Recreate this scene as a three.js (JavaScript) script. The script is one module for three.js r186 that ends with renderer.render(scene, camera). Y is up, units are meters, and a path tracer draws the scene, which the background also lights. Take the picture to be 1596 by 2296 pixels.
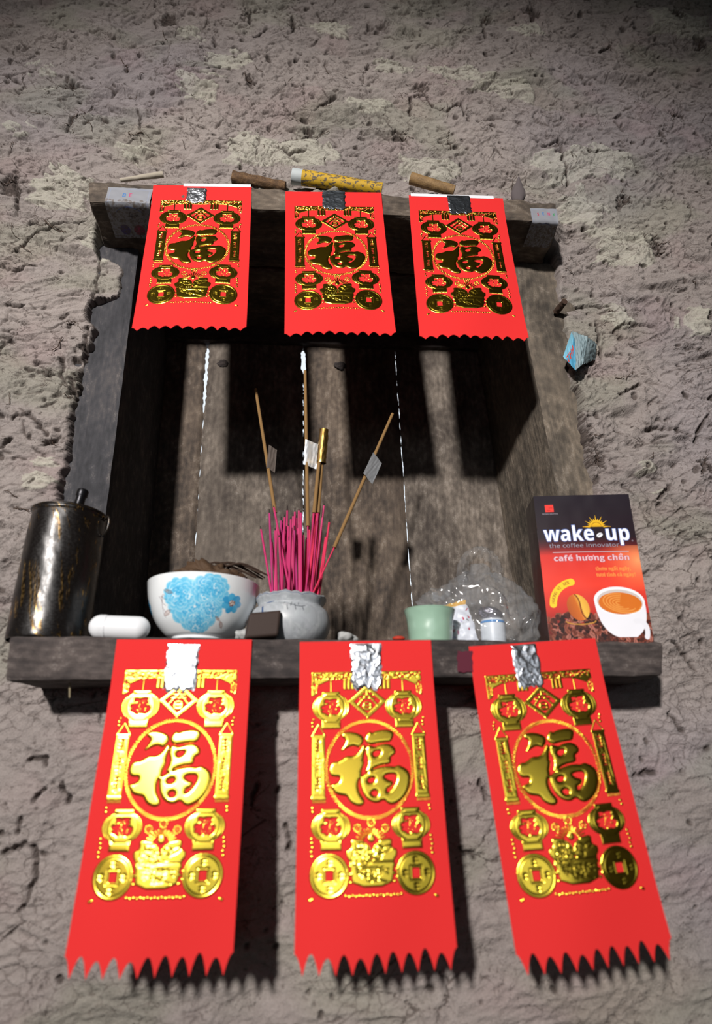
import * as THREE from 'three';
import { mergeGeometries, mergeVertices } from 'three/addons/utils/BufferGeometryUtils.js';
import { RoundedBoxGeometry } from 'three/addons/geometries/RoundedBoxGeometry.js';
import { createNoise2D, createNoise3D } from 'simplex-noise';

// ---------------------------------------------------------------- camera, sky, lamp, exposure
const FPX = 1380, PITCH = THREE.MathUtils.degToRad(21.3), YAW = THREE.MathUtils.degToRad(3.0);
const CAM = new THREE.Vector3(0, 1.30, 0.82);
const FWD = new THREE.Vector3(Math.sin(YAW) * Math.cos(PITCH), Math.sin(PITCH), -Math.cos(YAW) * Math.cos(PITCH));
const RIGHT = new THREE.Vector3(Math.cos(YAW), 0, Math.sin(YAW));
const UPV = new THREE.Vector3().crossVectors(RIGHT, FWD);

const scene = new THREE.Scene();
const camera = new THREE.PerspectiveCamera(2 * Math.atan(1148 / FPX) * 180 / Math.PI, 1596 / 2296, 0.02, 100);
camera.position.copy(CAM);
camera.lookAt(CAM.clone().add(FWD));
camera.focus = 1.02;
camera.userData.fStop = 2.6;
camera.updateMatrixWorld();
const renderer = new THREE.WebGLRenderer({ antialias: true });
renderer.toneMapping = THREE.LinearToneMapping;
renderer.toneMappingExposure = 1.0;
renderer.shadowMap.enabled = true;

scene.background = new THREE.Color().setRGB(0.86, 0.93, 1.0);   // overcast sky, seen through the slits between the boards and an added opening behind the camera
scene.backgroundIntensity = 1.05;

const LAMP_AT = new THREE.Vector3(-1.15, 2.6, 3.5), LAMP_TO = new THREE.Vector3(-0.03, 1.72, 0);
const key = new THREE.SpotLight(0xfff8f3, 66, 0, THREE.MathUtils.degToRad(20.5), 1.0, 2);
key.name = 'reflector_lamp_beam';
key.shadow.radius = 5.5; key.castShadow = true; key.shadow.mapSize.set(2048, 2048);
key.position.copy(LAMP_AT); key.target.position.copy(LAMP_TO);
scene.add(key, key.target);

// ---------------------------------------------------------------- helpers
function rng(seed) { let a = seed >>> 0; return () => { a = (a + 0x6D2B79F5) | 0; let t = Math.imul(a ^ (a >>> 15), 1 | a); t = (t + Math.imul(t ^ (t >>> 7), 61 | t)) ^ t; return ((t ^ (t >>> 14)) >>> 0) / 4294967296; }; }
const N1 = createNoise2D(rng(11)), N2 = createNoise2D(rng(23)), N3 = createNoise2D(rng(37)), N3D = createNoise3D(rng(51));
const clamp = (x, a = 0, b = 1) => Math.min(b, Math.max(a, x));
const smooth = (a, b, x) => { const t = clamp((x - a) / (b - a)); return t * t * (3 - 2 * t); };
const lerp = (a, b, t) => a + (b - a) * t;
const fbm = (n, x, y, o = 4) => { let s = 0, a = 0.5, f = 1; for (let i = 0; i < o; i++) { s += a * n(x * f + i * 17.3, y * f - i * 9.1); a *= 0.5; f *= 2.03; } return s; };
const V = (x, y, z) => new THREE.Vector3(x, y, z);
const lin = (r, g, b) => new THREE.Color().setRGB(r, g, b);
// the point of the photograph's pixel on the vertical plane at depth z (measured positions of real things)
function at(px, py, z) {
  const d = FWD.clone().addScaledVector(RIGHT, (px - 798) / FPX).addScaledVector(UPV, -(py - 1148) / FPX);
  return CAM.clone().addScaledVector(d, (z - CAM.z) / d.z);
}
const taken = {};
function numbered(n) { const k = taken[n] = (taken[n] ?? -1) + 1; return k ? n + '_' + String(k).padStart(3, '0') : n; }
function finish(o) { o.castShadow = o.receiveShadow = true; return o; }
function mesh(name, geo, mat, parent) {
  const m = finish(new THREE.Mesh(geo, mat)); m.name = parent ? name : numbered(name); (parent ?? scene).add(m); return m;
}
function tag(o, label, category, group) { o.userData.label = label; if (category) o.userData.category = category; if (group) o.userData.group = group; return o; }
function thing(name, label, category, pos = [0, 0, 0], group) {
  const g = new THREE.Group(); g.name = numbered(name); scene.add(g); g.position.set(...(pos.isVector3 ? pos.toArray() : pos)); return tag(g, label, category, group);
}
function structure(o) { o.userData.kind = 'structure'; return o; }
const std = (o) => new THREE.MeshStandardMaterial(o), phys = (o) => new THREE.MeshPhysicalMaterial(o);

function dataTex(w, h, fill, srgb, rx = 1, ry = 1) {
  const d = new Uint8Array(w * h * 4);
  for (let j = 0; j < h; j++) for (let i = 0; i < w; i++) { const c = fill(i, j, w, h), k = (j * w + i) * 4; d[k] = clamp(c[0], 0, 255); d[k + 1] = clamp(c[1], 0, 255); d[k + 2] = clamp(c[2], 0, 255); d[k + 3] = 255; }
  const t = new THREE.DataTexture(d, w, h); t.wrapS = t.wrapT = THREE.RepeatWrapping; t.magFilter = THREE.LinearFilter; t.minFilter = THREE.LinearMipmapLinearFilter;
  if (srgb) t.colorSpace = THREE.SRGBColorSpace; t.repeat.set(rx, ry); t.needsUpdate = true; return t;
}
function canvasTex(w, h, draw, srgb = true) {
  const c = document.createElement('canvas'); c.width = w; c.height = h; draw(c.getContext('2d'), w, h);
  const t = new THREE.CanvasTexture(c); if (srgb) t.colorSpace = THREE.SRGBColorSpace; return t;
}
// weathered wood, one tile = 0.5 m across the grain, 1 m along it (v)
function wood(c0, c1, c2, seed, rough = 0.85, bump = 0.0012) {
  const na = createNoise2D(rng(seed)), nb = createNoise2D(rng(seed + 5));
  const W = 512, H = 1024, hgt = new Float32Array(W * H);
  const tor = (n, u, v, fu, fv) => { const a = n(u * fu, v * fv), b = n((u - 1) * fu, v * fv), c = n(u * fu, (v - 1) * fv), d = n((u - 1) * fu, (v - 1) * fv), s = smooth(0.8, 1, u), t = smooth(0.8, 1, v); return lerp(lerp(a, b, s), lerp(c, d, s), t); };
  const map = dataTex(W, H, (i, j) => {
    const u = i / W, v = j / H;
    const wv = 0.012 * tor(nb, u, v, 4, 3);
    const g = tor(na, u + wv, v, 46, 2.4), g2 = tor(nb, u + wv, v, 150, 9), bl = tor(na, u, v, 4, 4), bl2 = tor(nb, u, v, 15, 17), bl3 = tor(na, u, v, 44, 52), sp = tor(nb, u, v, 150, 220);
    const t = clamp(0.5 + 0.09 * g + 0.07 * g2 + 0.26 * bl + 0.22 * bl2 + 0.2 * bl3 + 0.09 * sp);
    hgt[j * W + i] = clamp(0.55 + 0.14 * g + 0.16 * g2 + 0.14 * bl3 + 0.08 * sp - (g2 > 0.72 ? 0.25 : 0));
    const k = t < 0.5 ? [c0, c1, t * 2] : [c1, c2, t * 2 - 1];
    const dust = smooth(0.3, 0.75, bl2 * 0.4 + bl3 * 0.35 + sp * 0.4) * 0.3;
    return [0, 1, 2].map((q) => lerp(lerp(k[0][q], k[1][q], k[2]), 138 + 4 * (1 - q), dust));
  }, true);
  const bm = dataTex(W, H, (i, j) => { const x = 255 * hgt[j * W + i]; return [x, x, x]; });
  return std({ map, bumpMap: bm, bumpScale: bump, roughness: rough });
}
const MAT = {};
MAT.sill = wood([34, 29, 29], [62, 55, 53], [94, 85, 81], 101);
MAT.lintel = wood([52, 46, 40], [88, 78, 68], [122, 110, 96], 103);
MAT.jambL = wood([34, 35, 39], [58, 58, 62], [88, 83, 82], 105);
MAT.jambR = wood([54, 49, 43], [90, 82, 72], [126, 114, 99], 107);
MAT.plank = wood([56, 49, 44], [92, 84, 76], [132, 122, 111], 109);
MAT.plankB = wood([50, 43, 38], [86, 75, 65], [122, 109, 95], 111);

// box of eight corners, subdivided and roughened; uv in metres along its long side
function hexa(c, n, amp = 0.0015, seed = 0, along = 'y') {
  // c: [x0y0z0, x1y0z0, x0y1z0, x1y1z0, x0y0z1, x1y0z1, x0y1z1, x1y1z1]
  const g = new THREE.BoxGeometry(1, 1, 1, ...n), p = g.attributes.position, nm = g.attributes.normal, uv = g.attributes.uv, q = V();
  const size = [c[0].distanceTo(c[1]), c[0].distanceTo(c[2]), c[0].distanceTo(c[4])], r = 0.006;
  for (let i = 0; i < p.count; i++) {
    // rounded edges in local metres
    const l = [0, 1, 2].map((k) => (p.getComponent(i, k)) * size[k]);
    const inn = l.map((x, k) => clamp(x, -(size[k] / 2 - r), size[k] / 2 - r));
    const d = V(l[0] - inn[0], l[1] - inn[1], l[2] - inn[2]).normalize();
    const o = [0, 1, 2].map((k) => (inn[k] + d.getComponent(k) * r) / size[k] + 0.5);
    q.set(0, 0, 0);
    for (let k = 0; k < 8; k++) q.addScaledVector(c[k], (k & 1 ? o[0] : 1 - o[0]) * (k & 2 ? o[1] : 1 - o[1]) * (k & 4 ? o[2] : 1 - o[2]));
    const face = V(nm.getX(i), nm.getY(i), nm.getZ(i));
    const a = along === 'y' ? l[1] : l[0], b = along === 'y' ? (Math.abs(face.x) > 0.5 ? l[2] : l[0]) : (Math.abs(face.y) > 0.5 ? l[2] : l[1]);
    uv.setXY(i, b / 0.5 + seed * 0.37 + (Math.abs(face.z) > 0.5 ? 0 : 0.29), a + seed * 0.13);
    const w = N3D(q.x * 14 + seed, q.y * 14, q.z * 14) * amp + N3D(q.x * 45, q.y * 45 + seed, q.z * 45) * amp * 0.45;
    q.addScaledVector(d, w);
    p.setXYZ(i, q.x, q.y, q.z);
  }
  g.computeVertexNormals();
  return g;
}
const E8 = (x0, x1, y0, y1, z0, z1) => [0, 1, 2, 3, 4, 5, 6, 7].map((k) => V(k & 1 ? x1 : x0, k & 2 ? y1 : y0, k & 4 ? z1 : z0));

// ---------------------------------------------------------------- the mud wall with its window opening
const SILL_Y = 1.4246, LINTEL_Y0 = 2.100, LINTEL_Y1 = 2.1445, ZB = -0.22;
const WX0 = -0.80, WX1 = 0.95, WY0 = 0.93, WY1 = 2.89, TW = 1792, TH = 2000;
const edgeNoise = (y, s) => 0.005 * N1(y * 12, s) + 0.003 * N2(y * 34, s) + 0.0012 * N3(y * 80, s);
const openL = (y) => lerp(-0.362, -0.3885, clamp((y - 1.42) / 0.68)) + edgeNoise(y, 3) + 0.044 * smooth(1.965, 2.0, y) * smooth(2.075, 2.05, y) + 0.012 * smooth(1.83, 1.9, y) * smooth(1.95, 1.92, y);
const openR = (y) => lerp(0.399, 0.3885, clamp((y - 1.42) / 0.68)) + edgeNoise(y, 8);
const inOpen = (x, y) => y > 1.39 && y < 2.122 ? Math.min(x - openL(y), openR(y) - x) : -1;   // > 0 inside

const tx = (x) => (x - WX0) / (WX1 - WX0) * TW, ty = (y) => (WY1 - y) / (WY1 - WY0) * TH;   // canvas coordinates, top row first
const wallPx = (px, py) => { const p = at(px, py, 0); return [tx(p.x), ty(p.y)]; };
// cracks, gouges and dirt seen one by one in the photograph, as strokes on the wall's own surface
const CRACKS = [
  [[30, 568], [70, 540], [94, 527], [125, 506], [188, 499]], [[4, 392], [30, 402], [42, 443], [38, 484]], [[0, 600], [40, 612], [80, 600]], [[225, 560], [214, 640], [206, 720]],
  [[198, 735], [190, 800], [186, 815]], [[140, 800], [143, 850], [160, 880]], [[60, 830], [110, 845], [140, 850]], [[20, 690], [60, 692]],
  [[30, 940], [70, 935], [110, 980]], [[100, 1000], [140, 980]], [[0, 780], [15, 768]], [[0, 1010], [30, 990]],
  [[1238, 688], [1290, 679], [1330, 676], [1370, 678]], [[1378, 742], [1402, 724], [1440, 722], [1470, 730]], [[1447, 965], [1475, 960], [1520, 966], [1548, 980]], [[1560, 990], [1565, 960], [1580, 940]],
  [[1475, 1120], [1490, 1100], [1500, 1090]], [[1340, 720], [1345, 770], [1350, 800]], [[1420, 510], [1470, 560], [1492, 578]], [[1380, 890], [1420, 870], [1440, 858]],
  [[1250, 318], [1262, 350], [1275, 410]], [[1215, 330], [1250, 320], [1330, 340], [1400, 335]], [[918, 255], [922, 218], [955, 216], [975, 245], [1003, 254], [1030, 232]], [[1034, 232], [1038, 268]],
  [[1085, 205], [1110, 205], [1146, 226]], [[1265, 155], [1305, 172], [1318, 188]], [[1080, 45], [1086, 85]], [[1190, 0], [1210, 30]], [[1340, 120], [1370, 105]], [[1510, 20], [1560, 45]],
  [[560, 55], [556, 25]], [[655, 40], [660, 75]], [[570, 82], [598, 66]], [[150, 295], [160, 270], [210, 262], [240, 272]], [[310, 250], [318, 300]], [[440, 160], [470, 165], [500, 150]], [[480, 100], [478, 80]],
  [[345, 35], [350, 55]], [[40, 85], [60, 105]], [[0, 170], [25, 180], [50, 188]], [[700, 250], [730, 235], [752, 225]], [[520, 100], [540, 112]], [[610, 330], [650, 350], [690, 345]], [[830, 140], [820, 160]],
  [[35, 1870], [42, 1840]], [[70, 1900], [80, 1960], [62, 2020], [40, 2050]], [[0, 1915], [30, 1900], [55, 1895]], [[60, 1705], [100, 1700], [105, 1712]], [[140, 1755], [150, 1800]], [[100, 1770], [70, 1800]],
  [[1335, 2050], [1365, 2040], [1400, 2036], [1480, 2055]], [[1340, 1480], [1370, 1500], [1400, 1520]], [[1500, 1440], [1540, 1470], [1560, 1500]], [[1500, 1600], [1530, 1640]], [[1420, 1740], [1470, 1730]], [[1405, 1860], [1440, 1850]],
  [[575, 1760], [560, 1800]], [[640, 1850], [650, 1900]], [[1030, 1900], [1060, 1920]], [[1075, 1750], [1090, 1790]],
];
const BLOBS = [ // dirt clumps: x, y, half width, half height in photo pixels
  [25, 420, 26, 26], [90, 500, 40, 10], [158, 728, 16, 22], [120, 792, 14, 9], [166, 845, 14, 22], [172, 885, 20, 26], [136, 1005, 10, 9], [40, 1142, 15, 22],
  [1285, 870, 9, 34], [1297, 930, 13, 34], [1312, 985, 18, 34], [1338, 1035, 26, 22], [1575, 1050, 18, 30], [1480, 560, 16, 12], [1400, 445, 22, 14], [1470, 540, 12, 26],
  [890, 298, 16, 14], [1000, 318, 10, 10], [940, 200, 30, 10], [1280, 345, 14, 7], [1365, 680, 10, 8], [552, 28, 10, 24], [375, 38, 22, 18], [372, 92, 12, 10], [560, 190, 20, 12], [633, 188, 14, 10], [655, 60, 10, 22], [740, 45, 26, 8],
  [155, 190, 22, 14], [158, 292, 10, 14], [690, 300, 16, 16], [720, 305, 8, 8], [100, 265, 9, 9], [285, 148, 10, 8], [1190, 20, 26, 12], [1090, 40, 12, 20], [1510, 35, 26, 10], [1520, 258, 26, 9], [1370, 100, 12, 9], [1565, 100, 16, 20],
  [30, 2090, 22, 16], [60, 1960, 10, 34], [112, 1955, 7, 14], [20, 1700, 9, 9], [1445, 1890, 12, 14], [1560, 1720, 14, 18], [1580, 1950, 12, 30], [1290, 1605, 10, 12], [1110, 1650, 8, 10], [645, 1865, 7, 7], [645, 2110, 6, 6], [430, 2260, 10, 12], [1430, 1590, 8, 8],
];
const PALE = [ // flakes of pale clay showing where the skin has come off
  [140, 430, 90, 55], [510, 135, 75, 24], [300, 340, 45, 34], [700, 340, 90, 40], [1010, 170, 90, 26], [1140, 205, 80, 26], [860, 155, 70, 24], [830, 240, 90, 20], [1250, 375, 90, 40], [1350, 360, 90, 40], [960, 380, 90, 40], [440, 200, 90, 24], [1300, 470, 70, 40], [1395, 560, 90, 50], [1500, 50, 80, 26], [1560, 70, 60, 30],
  [420, 75, 50, 22], [740, 70, 70, 24], [560, 330, 80, 40], [90, 870, 60, 26], [90, 1060, 50, 50], [240, 540, 50, 60], [1380, 700, 60, 40], [1550, 720, 60, 40], [90, 150, 50, 20], [110, 200, 50, 16], [60, 290, 60, 24], [1460, 1060, 50, 36], [1180, 70, 60, 20],
];
const WH = new Float32Array(TW * TH), WF = new Float32Array(TW * TH), WC = new Uint8Array(TW * TH * 4);
{
  const R = rng(77);
  const layer = (draw, blur) => {
    const c = document.createElement('canvas'); c.width = TW; c.height = TH; const g = c.getContext('2d'); g.fillStyle = '#000'; g.fillRect(0, 0, TW, TH); g.strokeStyle = g.fillStyle = '#fff'; g.lineCap = g.lineJoin = 'round'; draw(g);
    const d = g.getImageData(0, 0, TW, TH).data; let a = new Float32Array(TW * TH); for (let i = 0; i < a.length; i++) a[i] = d[i * 4] / 255;
    for (let k = 0; k < blur; k++) { const b = new Float32Array(a.length); for (let j = 1; j < TH - 1; j++) for (let i = 1; i < TW - 1; i++) { const q = j * TW + i; b[q] = (a[q] * 4 + 2 * (a[q - 1] + a[q + 1] + a[q - TW] + a[q + TW]) + a[q - TW - 1] + a[q - TW + 1] + a[q + TW - 1] + a[q + TW + 1]) / 16; } a = b; }
    return a;
  };
  const wander = (g, x, y, len, ang, w, turn) => { g.lineWidth = w; g.beginPath(); g.moveTo(x, y); const n = Math.max(3, Math.round(len / 4)); for (let k = 0; k < n; k++) { ang += (R() - 0.5) * turn; x += Math.cos(ang) * len / n; y += Math.sin(ang) * len / n; g.lineTo(x, y); } g.stroke(); };
  const gouge = layer((g) => {
    for (let k = 0; k < 4200; k++) { const y = Math.pow(R(), 1.25) * TH; const low = y > TH * 0.72; if (low && R() < 0.6) continue; wander(g, R() * TW, y, 4 + R() * R() * 30, (R() - 0.5) * 0.9 + (R() < 0.5 ? Math.PI : 0), 1 + R() * 1.8, 0.9); }
    for (let k = 0; k < 230; k++) wander(g, R() * TW, R() * TH * 0.82, 25 + R() * 60, (R() - 0.5) * 1.0 + (R() < 0.3 ? 1.5 : 0), 0.8 + R() * 0.8, 0.75);
  }, 1);
  const crack = layer((g) => {
    for (const c of CRACKS) {
      const p = c.map(([x, y]) => wallPx(x, y));
      for (let s = 0; s < p.length - 1; s++) { const [x0, y0] = p[s], [x1, y1] = p[s + 1], n = Math.max(2, Math.round(Math.hypot(x1 - x0, y1 - y0) / 5)); let X = x0, Y = y0; for (let k = 1; k <= n; k++) { g.lineWidth = 1.5 + R() * 3.2; g.beginPath(); g.moveTo(X, Y); X = lerp(x0, x1, k / n) + (R() - 0.5) * 5; Y = lerp(y0, y1, k / n) + (R() - 0.5) * 5; g.lineTo(X, Y); g.stroke(); } }
    }
  }, 1);
  const pits = layer((g) => { for (let k = 0; k < 5200; k++) { const py = R() * TH, r = (0.55 + Math.pow(R(), 7) * 4.5) * (py > 0.72 * TH ? 0.6 : 1); g.beginPath(); g.ellipse(R() * TW, py, r * (1 + R()), r, R() * 3, 0, 7); g.fill(); } }, 1);
  // flakes and dirt clumps: ellipses, blurred, then broken up by noise
  const sw = TW >> 3, sh = TH >> 3;
  const soft = (list, k, n) => {
    const big = layer((g) => { for (const [x, y, a, b] of list) { const [cx, cy] = wallPx(x, y), [rx] = wallPx(x + a, y), [, ry] = wallPx(x, y + b); g.beginPath(); g.ellipse(cx, cy, Math.abs(rx - cx) * k, Math.abs(ry - cy) * k, 0, 0, 7); g.fill(); } }, 0);
    let sm = new Float32Array(sw * sh); for (let j = 0; j < sh; j++) for (let i = 0; i < sw; i++) { let s = 0; for (let b = 0; b < 8; b += 2) for (let a = 0; a < 8; a += 2) s += big[(j * 8 + b) * TW + i * 8 + a]; sm[j * sw + i] = s / 16; }
    for (let q = 0; q < n; q++) { const b = new Float32Array(sm.length); for (let j = 0; j < sh; j++) for (let i = 0; i < sw; i++) { let s = 0; for (let v = -1; v < 2; v++) for (let u = -1; u < 2; u++) s += sm[clamp(j + v, 0, sh - 1) * sw + clamp(i + u, 0, sw - 1)]; b[j * sw + i] = s / 9; } sm = b; }
    return (i, j) => { const x = clamp(i / 8 - 0.5, 0, sw - 1.01), y = clamp(j / 8 - 0.5, 0, sh - 1.01), a = x | 0, b = y | 0; return lerp(lerp(sm[b * sw + a], sm[b * sw + a + 1], x - a), lerp(sm[(b + 1) * sw + a], sm[(b + 1) * sw + a + 1], x - a), y - b); };
  };
  const bil = soft(PALE, 0.8, 14), dirtAt = soft(BLOBS, 0.9, 2);
  const hash = (i, j, k) => { let h = Math.imul(i, 374761393) + Math.imul(j, 668265263) + Math.imul(k, 1274126177) | 0; h = Math.imul(h ^ (h >>> 13), 1274126177); return ((h ^ (h >>> 16)) >>> 0) / 4294967296; };
  const worley = (x, y, k) => { const a = Math.floor(x), b = Math.floor(y); let f1 = 9, f2 = 9; for (let v = -1; v < 2; v++) for (let u = -1; u < 2; u++) { const d = Math.hypot(a + u + hash(a + u, b + v, k) - x, b + v + hash(a + u, b + v, k + 9) - y); if (d < f1) { f2 = f1; f1 = d; } else if (d < f2) f2 = d; } return f2 - f1; };
  for (let j = 0; j < TH; j++) {
    const y = WY1 - (j + 0.5) / TH * (WY1 - WY0), up = smooth(1.25, 1.7, y);
    for (let i = 0; i < TW; i++) {
      const q = j * TW + i, x = WX0 + (i + 0.5) / TW * (WX1 - WX0);
      const w1 = N1(x * 5, y * 7), w2 = N2(x * 5, y * 7), big = fbm(N3, x * 1.6, y * 2.4, 2), mid = fbm(N1, x * 7 + w2 * 0.4, y * 13 + w1 * 0.4, 3);
      const layerN = fbm(N2, x * 5 + w1 * 0.5, y * 17 + w2 * 0.5, 3), fine = fbm(N3, x * 34 + w1 * 0.8, y * 92 + w2 * 1.2, 3) * 1.5, grain = N1(x * 260, y * 330), grain2 = N2(x * 520, y * 560);
      const flakeN = bil(i, j) * 1.5 + 0.55 * fbm(N3, x * 13 + w1 * 0.6, y * 26 + w2 * 0.6, 4) + 0.12 * layerN;
      const flake = smooth(0.58, 0.61, flakeN);
      const tv = (fbm(N2, x * 4.2 + w1 * 0.35, y * 12.5 + w2 * 0.35, 5) + 0.25 * mid) * 5.2, tl = Math.floor(tv), step = (tl + smooth(0.0, 0.13, tv - tl)) * (0.5 + 0.5 * up), lip = smooth(0.10, 0.0, Math.abs(tv - tl - 0.03)) * smooth(-0.1, 0.35, fbm(N1, x * 9, y * 15 + 3, 2)) * (0.5 + 0.5 * up);   // ledges and plates of the daub courses, coloured darker along the lips
      const cr = worley(x * 15 + w1 * 0.25 + 0.08 * fine, y * 26 + w2 * 0.25 + 0.08 * fine, 5), crm = smooth(0.12, 0.5, fbm(N3, x * 3.1, y * 4.3 + 7, 2) + 0.12), hair = crm * smooth(0.035, 0.010, cr);
      const cr2 = worley(x * 45 + 0.1 * fine, y * 62 + 0.1 * fine, 15), hair2 = smooth(0.12, 0.5, N2(x * 4, y * 5 + 31)) * smooth(0.07, 0.02, cr2) * 0.7;
      const zc = Math.abs(fbm(N2, x * 17 + 0.5 * w1, y * 58 + 0.8 * w2, 3)), zm = smooth(0.0, 0.35, fbm(N3, x * 11 + 40, y * 17, 3)), fis = zm * smooth(0.030, 0.008, zc) * (0.45 + 0.55 * up), zc2 = Math.abs(fbm(N1, x * 44 + 12, y * 40, 2)), fis2 = smooth(0.12, 0.4, fbm(N2, x * 9 - 20, y * 13, 2)) * smooth(0.030, 0.008, zc2);   // flat fissures and crazing
      const speck = smooth(0.42, 0.6, fbm(N1, x * 190, y * 300, 2)) * smooth(-0.2, 0.3, fbm(N3, x * 14, y * 19 + 60, 2));
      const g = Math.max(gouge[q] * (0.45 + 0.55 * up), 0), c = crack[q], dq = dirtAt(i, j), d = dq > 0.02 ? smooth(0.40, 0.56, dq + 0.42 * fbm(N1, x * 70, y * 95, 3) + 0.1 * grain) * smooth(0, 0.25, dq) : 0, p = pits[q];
      const coarse = 0.012 * big + 0.005 * mid * (0.6 + 0.5 * up) + 0.0026 * step + 0.0036 * flake + 0.0018 * fine * (0.7 + 0.3 * up) - 0.005 * g - 0.002 * lip - 0.0022 * fis - 0.009 * c - 0.008 * d - 0.006 * p - 0.002 * hair;
      const ledge = smooth(2.100, 2.150, y) * smooth(2.245, 2.17, y) * smooth(-0.42, -0.36, x) * smooth(0.42, 0.36, x);
      WH[q] = coarse + ledge * (0.046 + 0.009 * mid);
      WF[q] = 0.6 + 0.11 * fine + 0.10 * grain + 0.12 * grain2 - 0.35 * hair - 0.3 * hair2 - 0.35 * fis - 0.3 * fis2 - 0.2 * speck - 0.25 * g - 0.3 * c - 0.3 * p;
      // colour: mauve-grey mud, greener and paler clay on the flakes, pink and brown stains, dark dirt clumps, darker cracks, gouges, holes and lips
      const st = fbm(N2, x * 2.2 + 5, y * 3.1, 3), pk = smooth(0.1, 0.5, fbm(N1, x * 3.4 + 9, y * 5.2, 3)), gr = smooth(0.05, 0.4, fbm(N3, x * 2.6 - 4, y * 4, 3));
      let r = 141 + 12 * st + 7 * grain + 7 * fine, gg = 133 + 11 * st + 7 * grain + 7 * fine, b = 129 + 10 * st + 7 * grain + 7 * fine;
      r += 2 * pk - 4 * gr; gg += -2 * pk; b += -1 * pk - 5 * gr;
      const fl = flake * (0.75 + 0.25 * fine); r = lerp(r, 170 + 8 * grain, fl); gg = lerp(gg, 168 + 8 * grain, fl); b = lerp(b, 155 + 8 * grain, fl);
      const lav = smooth(0.0, 0.4, fbm(N1, x * 1.3 + 3, y * 1.5 - 8, 2)); r -= 4 * lav; gg -= 3 * lav; b += 1.5 * lav;
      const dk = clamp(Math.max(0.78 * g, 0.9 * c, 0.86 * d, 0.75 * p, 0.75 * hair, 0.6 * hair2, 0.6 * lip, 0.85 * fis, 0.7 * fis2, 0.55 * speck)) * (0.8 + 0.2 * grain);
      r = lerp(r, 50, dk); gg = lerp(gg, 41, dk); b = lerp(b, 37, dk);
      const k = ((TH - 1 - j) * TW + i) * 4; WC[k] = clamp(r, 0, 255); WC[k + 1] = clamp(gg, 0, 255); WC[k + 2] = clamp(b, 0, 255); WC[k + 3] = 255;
    }
  }
}
const wallH = (x, y) => { const i = clamp(tx(x) - 0.5, 0, TW - 1.01), j = clamp(ty(y) - 0.5, 0, TH - 1.01), a = i | 0, b = j | 0, u = i - a, v = j - b; return lerp(lerp(WH[b * TW + a], WH[b * TW + a + 1], u), lerp(WH[(b + 1) * TW + a], WH[(b + 1) * TW + a + 1], u), v); };
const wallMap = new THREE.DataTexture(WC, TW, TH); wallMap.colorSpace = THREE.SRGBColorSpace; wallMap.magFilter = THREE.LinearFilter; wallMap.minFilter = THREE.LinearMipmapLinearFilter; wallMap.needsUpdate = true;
const wallBump = dataTex(TW, TH, (i, j) => { const v = 255 * clamp(WF[(TH - 1 - j) * TW + i]); return [v, v, v]; });
wallBump.wrapS = wallBump.wrapT = THREE.ClampToEdgeWrapping;
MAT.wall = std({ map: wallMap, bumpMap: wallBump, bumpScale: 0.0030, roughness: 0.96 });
MAT.mud = std({ color: 0x8f857f, roughness: 0.97 });
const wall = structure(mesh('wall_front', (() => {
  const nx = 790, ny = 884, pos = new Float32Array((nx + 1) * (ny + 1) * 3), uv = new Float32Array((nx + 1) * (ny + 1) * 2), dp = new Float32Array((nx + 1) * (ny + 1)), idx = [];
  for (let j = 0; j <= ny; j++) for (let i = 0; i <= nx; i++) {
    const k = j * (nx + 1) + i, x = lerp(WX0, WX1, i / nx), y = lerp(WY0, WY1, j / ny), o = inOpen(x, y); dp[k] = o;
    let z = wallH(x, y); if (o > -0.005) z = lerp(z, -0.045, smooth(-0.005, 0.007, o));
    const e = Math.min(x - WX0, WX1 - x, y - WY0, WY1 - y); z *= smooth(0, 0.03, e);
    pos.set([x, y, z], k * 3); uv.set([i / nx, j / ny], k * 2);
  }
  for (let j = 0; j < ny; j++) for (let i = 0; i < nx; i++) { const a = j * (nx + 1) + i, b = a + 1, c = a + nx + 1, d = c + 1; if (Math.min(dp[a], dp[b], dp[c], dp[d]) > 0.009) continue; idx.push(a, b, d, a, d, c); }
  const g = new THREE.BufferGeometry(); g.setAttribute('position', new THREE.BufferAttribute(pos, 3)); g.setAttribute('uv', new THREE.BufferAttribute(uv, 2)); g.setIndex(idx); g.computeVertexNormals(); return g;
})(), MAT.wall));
wall.userData.label = 'rough cracked mud wall with pale clay flakes';
const block = (x0, x1, y0, y1, z0, z1) => new THREE.BoxGeometry(x1 - x0, y1 - y0, z1 - z0).translate((x0 + x1) / 2, (y0 + y1) / 2, (z0 + z1) / 2);
// the wall's body behind the mud skin, leaving the window opening free, and the plain mud beyond
mesh('wall_core', mergeGeometries([
  block(-2.4, -0.42, -0.2, 3.4, -0.30, -0.05), block(0.43, 2.4, -0.2, 3.4, -0.30, -0.05), block(-0.42, 0.43, -0.2, 1.39, -0.30, -0.05), block(-0.42, 0.43, 2.13, 3.4, -0.30, -0.05),
  block(-2.4, WX0, -0.2, 3.4, -0.05, 0), block(WX1, 2.4, -0.2, 3.4, -0.05, 0), block(WX0, WX1, -0.2, WY0, -0.05, 0), block(WX0, WX1, WY1, 3.4, -0.05, 0)]), MAT.mud, wall);
MAT.earth = std({ color: 0x5d5048, roughness: 1 }); MAT.boards = std({ color: 0x3a2f28, roughness: 0.9 }); MAT.room = std({ color: 0x6f655e, roughness: 1 });
structure(mesh('floor', block(-2.4, 2.4, -0.2, 0, -0.3, 4.2), MAT.earth));
structure(mesh('ceiling', block(-2.4, 2.4, 3.2, 3.4, -0.3, 4.2), MAT.boards));
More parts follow.
